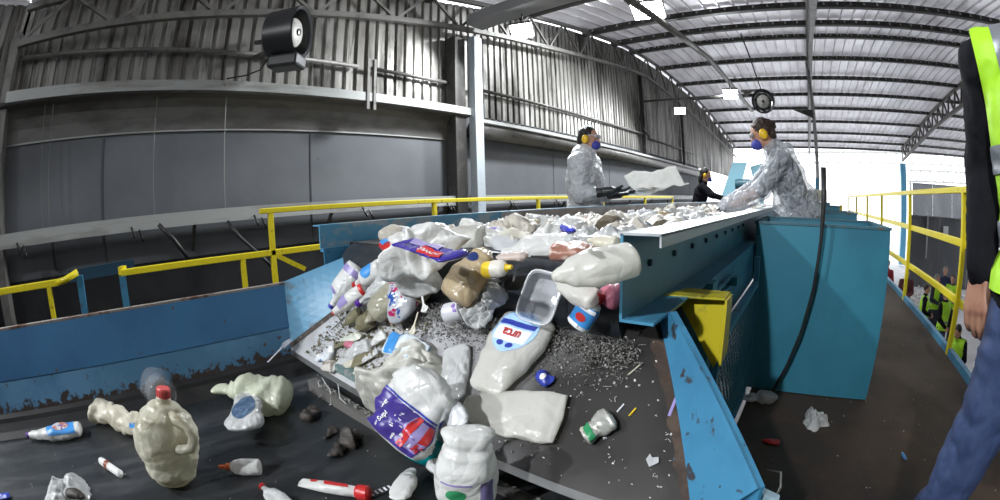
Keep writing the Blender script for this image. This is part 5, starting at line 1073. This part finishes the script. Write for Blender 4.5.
# ---- sorter 2 (far, dark clothes), facing the belt
M = figM((-1.93, 7.75, -1.1), -PI/2+.1)
root = empty('person', M.translation, 'far sorter in black clothes with yellow earmuffs bending to the belt', 'person')
hc = (0.0, .14, 1.50); hi, g, R = head_items(hc, 0, .35)
J = dict(chest=(0, .04, 1.15), waist=(0, -.03, .97), pelvis=(0, -.06, .85), neck=(0, .10, 1.36), shl=(-.17, .08, 1.28), shr=(.17, .08, 1.28), ell=(-.21, .24, 1.15), elr=(.21, .24, 1.15), wrl=(-.12, .47, 1.09), wrr=(.10, .47, 1.09), hpl=(-.09, -.05, .82), hpr=(.09, -.05, .82), knl=(-.10, .0, .46), knr=(.10, .0, .46), anl=(-.10, -.04, .07), anr=(.10, -.04, .07), wide=1.05)
T, A, Lg = base_items(J); hl = hand_items(J['wrl'], (.1, 1, -.3), (0, -.3, -1), 1, .4, 1); hr = hand_items(J['wrr'], (-.1, 1, -.3), (0, -.3, -1), 1, .4, -1)
flesh('body', hi+[('c', J['neck'], hc, .055, .052)]+T+A['l']+A['r']+Lg['l']+Lg['r']+hl+hr, skin_a, root, M, .008, 2)
flesh('jacket', grow(T+A['l']+A['r'], .022), black_cloth, root, M, .011, 3, (.02, .1), 'black jacket')
for h_ in (hl, hr): flesh('glove', grow(h_, .005), glove, root, M, .007, 2)
flesh('trousers', grow(Lg['l']+Lg['r'], .015), dark_cloth, root, M, .012, 3)
flesh('hair', [('e', g(0, -.03, .035), (.090, .098, .098), R), ('e', g(0, -.07, -.06), (.075, .05, .12), R)], hair_m, root, M, .008, 1, (.015, .04), 'dark hair')
flesh('respirator', [('e', g(0, .08, -.05), (.04, .045, .042), R), ('e', g(.0, .12, -.055), (.028, .02, .028), R)], mask_m, root, M, .006, 2, label='dark blue respirator')
earmuff(root, g, R, M)

# ---- sorter 3 (right side of belt, translucent gown), leaning left
M = figM((-.03, 3.68, -1.1), PI/2+.18)
root = empty('person', M.translation, 'sorter in clear rain gown leaning over the belt from the right walkway', 'person')
hc = (0.0, .30, 1.615); hi, g, R = head_items(hc, 0, .42)
J = dict(chest=(0, .10, 1.27), waist=(0, .0, 1.05), pelvis=(0, -.05, .93), neck=(0, .20, 1.49), shl=(-.19, .17, 1.40), shr=(.19, .17, 1.40), ell=(-.23, .34, 1.16), elr=(.22, .36, 1.20), wrl=(-.18, .60, 1.03), wrr=(.12, .62, 1.04), hpl=(-.10, -.05, .90), hpr=(.10, -.05, .90), knl=(-.10, .0, .48), knr=(.10, .0, .48), anl=(-.10, -.03, .07), anr=(.10, -.03, .07), wide=1.15, R=Matrix.Rotation(-.35, 3, 'X'))
T, A, Lg = base_items(J); hl = hand_items(J['wrl'], (.1, 1, -.5), (0, -.4, -1), 1, .4, 1); hr = hand_items(J['wrr'], (-.1, 1, -.5), (0, -.4, -1), 1, .4, -1)
flesh('body', hi+[('c', J['neck'], hc, .058, .055)]+T+A['l']+A['r']+Lg['l']+Lg['r']+hl+hr, skin_a, root, M, .007, 3)
flesh('dark_clothes', grow(T+[A['l'][0], A['r'][0]]+Lg['l']+Lg['r'], .014), pm('charcoal_cloth', (.05, .055, .08), .8, bump=(.3, 60, .003)), root, M, .011, 3, label='dark clothes under the gown')
flesh('rain_gown', grow(T, .05)+[('c', (0, .02, 1.08), (0, -.06, .78), .21, .25), ('c', (0, .14, 1.46), (0, .19, 1.52), .09, .08), ('e', (0, .09, 1.50), (.10, .07, .06))]+grow(A['l']+A['r'], .040)+[('c', tuple(V(J['ell']).lerp(V(J['wrl']), .5)), J['wrl'], .075, .085), ('c', tuple(V(J['elr']).lerp(V(J['wrr']), .5)), J['wrr'], .075, .085)], gown_m, root, M, .010, 2, (.03, .09), 'crinkled clear rain gown')
for h_ in (hl, hr): flesh('glove', grow(h_, .005), glove, root, M, .007, 2)
flesh('hair', [('e', g(0, -.025, .042), (.092, .100, .096), R), ('e', g(0, -.105, .035), (.055, .055, .055), R), ('e', g(0, -.08, -.02), (.07, .05, .07), R)], hair_br, root, M, .007, 1, (.018, .04), 'dark brown tied hair')
flesh('face_mask', [('e', g(0, .066, -.055), (.054, .056, .05), R), ('e', g(0, .105, -.055), (.03, .025, .032), R)], mask_m, root, M, .006, 2, label='dark blue face mask')
flesh('goggles', [('e', g(-.03, .083, .028), (.034, .022, .022), R), ('e', g(.03, .083, .028), (.034, .022, .022), R)], goggle, root, M, .005, 1)
earmuff(root, g, R, M, 1.08)

# ---- the visitor close by at the right edge
vy = 2.6
M = figM((.670, .82, -1.1), vy)
root = empty('person', M.translation, 'visitor in yellow safety vest, black jacket and blue jeans at the right edge', 'person')
hc = (.0, .02, 1.66); hi, g, R = head_items(hc, 0, 0)
J = dict(chest=(0, 0, 1.28), waist=(0, 0, 1.08), pelvis=(0, -.01, .94), neck=(0, -.01, 1.50), shl=(-.185, 0, 1.39), shr=(.185, 0, 1.39), ell=(-.250, .01, 1.15), elr=(.235, -.08, 1.20), wrl=(-.235, .06, .925), wrr=(.235, -.03, .985), hpl=(-.095, 0, .92), hpr=(.095, 0, .92), knl=(-.09, .12, .50), knr=(.145, .05, .50), anl=(-.07, .12, .08), anr=(.28, -.02, .10), wide=1.1)
T, A, Lg = base_items(J); hl = hand_items(J['wrl'], (.12, .10, -1), (.9, .1, 0), 1.05, .38, -1); hr = hand_items(J['wrr'], (-.05, .15, -1), (-.5, -1, 0), 1.05, .62, 1)
body = flesh('body', hi+[('c', J['neck'], hc, .062, .06)]+T+A['l']+A['r']+Lg['l']+Lg['r']+hl+hr, skin_b, root, M, .005, 3)
flesh('hair', [('e', g(0, -.03, .035), (.084, .090, .095), R)], hair_m, root, M, .007, 1)
jk = flesh('black_jacket', grow(T, .026)+[('c', (0, 0, 1.0), (0, 0, .90), .165, .17), ('c', (0, -.01, 1.50), (0, -.01, 1.54), .075, .072)]+grow(A['l']+A['r'], .020)+[('c', J['wrl'], tuple(V(J['wrl'])+V((0, .005, .03))), .042, .045), ('c', J['elr'], J['wrr'], .06, .045)], black_cloth, root, M, .008, 4, (.018, .10), 'black jacket')
flesh('jeans', [('e', (0, 0, .93), (.165, .125, .11))]+grow(Lg['l']+Lg['r'], .018)+[('c', J['knl'], J['anl'], .066, .058), ('c', J['knr'], J['anr'], .066, .058)], jeans, root, M, .008, 3, (.02, .08), 'blue jeans')
flesh('shoe', [('c', J['anl'], (-.07, .28, .045), .05, .042)], black_pl, root, M, .01, 2); flesh('shoe', [('c', J['anr'], (.30, .12, .045), .05, .042)], black_pl, root, M, .01, 2)
vi = grow(T, .040)+[('c', (0, 0, 1.05), (0, 0, .98), .175, .18)]
vest = flesh('safety_vest', vi, hiviz, root, M, .008, 4, (.012, .10), 'bright yellow-green safety vest', cut=[((0, 0, .955), (0, 0, -1)), ((-.200, 0, 1.2), (-1, 0, 0)), ((.200, 0, 1.2), (1, 0, 0)), ((0, 0, 1.49), (0, 0, 1))])
def band_cut(name, planes, grow_=.044):
    return flesh(name, grow(T, grow_)+[('c', (0, 0, 1.05), (0, 0, .98), .179, .184)], reflect, vest, M, .008, 4, (.012, .10), 'grey reflective band', cut=planes)
for z in (1.06, 1.20): band_cut('reflective_band', [((0, 0, z-.026), (0, 0, -1)), ((0, 0, z+.026), (0, 0, 1)), ((-.203, 0, 1.2), (-1, 0, 0)), ((.203, 0, 1.2), (1, 0, 0))])
for x in (-.115, .115):
    for sy in (-1, 1): band_cut('reflective_band', [((x-.026, 0, 1), (-1, 0, 0)), ((x+.026, 0, 1), (1, 0, 0)), ((0, 0, 1.22), (0, 0, -1)), ((0, 0, 1.49), (0, 0, 1)), ((0, sy*.0, 0), (0, sy, 0))])

# ---- visitors on the ground, below the rail
def ground_person(az, D, yaw, label, top, vest_on, hairm, sc=1, arms='front', bend=0, trous=dark_cloth, skin=skin_a):
    a = math.radians(az); P = V((math.sin(a)*D, math.cos(a)*D, GROUND_Z)); M = Matrix.Translation(P) @ Matrix.Rotation(yaw, 4, 'Z') @ Matrix.Scale(sc, 4)
    root = empty('person', P, label, 'person', 'visitors standing on the ground below')
    hc = (0, .02+bend*.3, 1.62-bend*.08); hi, g, R = head_items(hc, 0, .1+bend)
    if arms == 'front': e1, w1 = (.23, .0, 1.12), (.06, .22, 1.02)
    elif arms == 'back': e1, w1 = (.24, -.05, 1.12), (.06, -.17, .95)
    else: e1, w1 = (.24, .0, 1.13), (.24, .05, .88)
    mi = lambda p: (-p[0], p[1], p[2])
    J = dict(chest=(0, bend*.15, 1.27), waist=(0, 0, 1.06), pelvis=(0, -.01, .92), neck=(0, bend*.2, 1.48), shl=(-.18, bend*.18, 1.40), shr=(.18, bend*.18, 1.40), ell=mi(e1), elr=e1, wrl=mi(w1), wrr=w1, hpl=(-.09, 0, .9), hpr=(.09, 0, .9), knl=(-.11, .02, .48), knr=(.11, .02, .48), anl=(-.12, -.02, .07), anr=(.12, -.02, .07), wide=1.1)
    T, A, Lg = base_items(J); d = (V(w1)-V(e1)).normalized()
    hh = hand_items(J['wrl'], (-d.x, d.y, d.z), (1, 0, 0), 1, .4)+hand_items(J['wrr'], d, (-1, 0, 0), 1, .4)
    flesh('body', hi+[('c', J['neck'], hc, .058, .055)]+T+A['l']+A['r']+Lg['l']+Lg['r']+hh, skin, root, M, .012, 1)
    flesh('hair', [('e', g(0, -.025, .035), (.083, .095, .094), R)], hairm, root, M, .012, 1)
    flesh('jacket', grow(T+A['l']+A['r'], .018), top, root, M, .016, 2)
    flesh('trousers', grow(Lg['l']+Lg['r'], .015)+[('e', (0, 0, .92), (.165, .12, .1))], trous, root, M, .016, 2)
    [flesh('shoe', [('c', J['an'+k], (sx*.12, .14, .045), .05, .042)], black_pl, root, M, .016, 1) for k, sx in (('l', -1), ('r', 1))]
    if vest_on:
        v = flesh('safety_vest', grow(T, .034)+[('c', (0, 0, 1.0), (0, 0, .9), .17, .175)], hiviz, root, M, .016, 2, cut=[((0, 0, .86), (0, 0, -1)), ((-.205, 0, 1.2), (-1, 0, 0)), ((.205, 0, 1.2), (1, 0, 0)), ((0, 0, 1.48), (0, 0, 1))])
        flesh('reflective_band', grow(T, .040)+[('c', (0, 0, 1.0), (0, 0, .9), .176, .181)], reflect, v, M, .016, 2, cut=[((0, 0, 1.02), (0, 0, -1)), ((0, 0, 1.07), (0, 0, 1)), ((-.21, 0, 1.2), (-1, 0, 0)), ((.21, 0, 1.2), (1, 0, 0))])
gp = ground_person
gp(12.6, 14.5, 2.6, 'visitor in red shirt at the edge of the blue bin, half hidden', red_cloth, False, hair_m, arms='down')
gp(15.6, 12.9, 2.9, 'visitor in dark red top with folded arms behind the yellow post', pm('dark_red_cloth', (.12, .03, .04), .8), False, hair_m)
gp(18.7, 11.2, -1.9, 'shortest visitor of the group in vest over black sleeves, side on', black_cloth, True, hair_br, .96, 'front')
gp(20.1, 12.6, -2.4, 'visitor in vest just behind the short side-on visitor', dark_cloth, True, hair_gr, 1.0, 'front')
gp(21.3, 13.6, 3.0, 'tall visitor in dark blue top without vest at the back of the group', pm('navy_cloth', (.02, .03, .09), .8), False, hair_gr, 1.06, 'down', skin=skin_a)
gp(22.6, 12.9, 2.5, 'visitor in vest at the back right of the group under the middle rail', dark_cloth, True, hair_m, 1.0, 'down')
gp(21.9, 10.6, .5, 'visitor in vest over dark jacket seen from behind, hands clasped', black_cloth, True, hair_m, .98, 'back', trous=pm('dark_jeans', (.04, .055, .1), .8))
gp(25.0, 7.9, 2.3, 'visitor in open vest bending near the ground right of the second rail post', black_cloth, True, hair_m, .97, 'front', bend=.5)
# white scraps on the yard ground
m = MB()
for i in range(700):
    x, y = rnd.uniform(3, 9), min(19.3, rnd.gauss(17, .9)); s_ = rnd.uniform(.03, .12); m.box((x, y, GROUND_Z+s_*.4+abs(rnd.gauss(0, .06))), (s_*1.4, s_, s_*.7), Quaternion((rnd.random(), rnd.random(), rnd.random()), rnd.uniform(0, 3)).to_matrix())
tag(m.build('white_scraps', white_pl), 'long low spill of white scraps on the yard ground', 'scraps', kind='stuff')
# ================================================================== LIGHT
wd = bpy.data.worlds.new('world'); SC.world = wd; nt = nodes(wd); bg = nt.nodes.new('ShaderNodeBackground'); out = nt.nodes.new('ShaderNodeOutputWorld')
bg.inputs[0].default_value = (.93, .96, 1, 1); bg.inputs[1].default_value = 3.0; nt.links.new(bg.outputs[0], out.inputs[0])
vs = SC.view_settings; vs.view_transform = 'Standard'; vs.look = 'None'; vs.gamma = 1; vs.use_curve_mapping = False; vs.exposure = 0.0
cy = SC.cycles; cy.use_denoising = True
try: cy.denoiser = 'OPENIMAGEDENOISE'
except Exception: pass
cy.max_bounces = 8; cy.diffuse_bounces = 4; cy.glossy_bounces = 3; cy.transmission_bounces = 4; cy.transparent_max_bounces = 10
cy.caustics_reflective = False; cy.caustics_refractive = False; cy.sample_clamp_indirect = 6; cy.use_adaptive_sampling = True
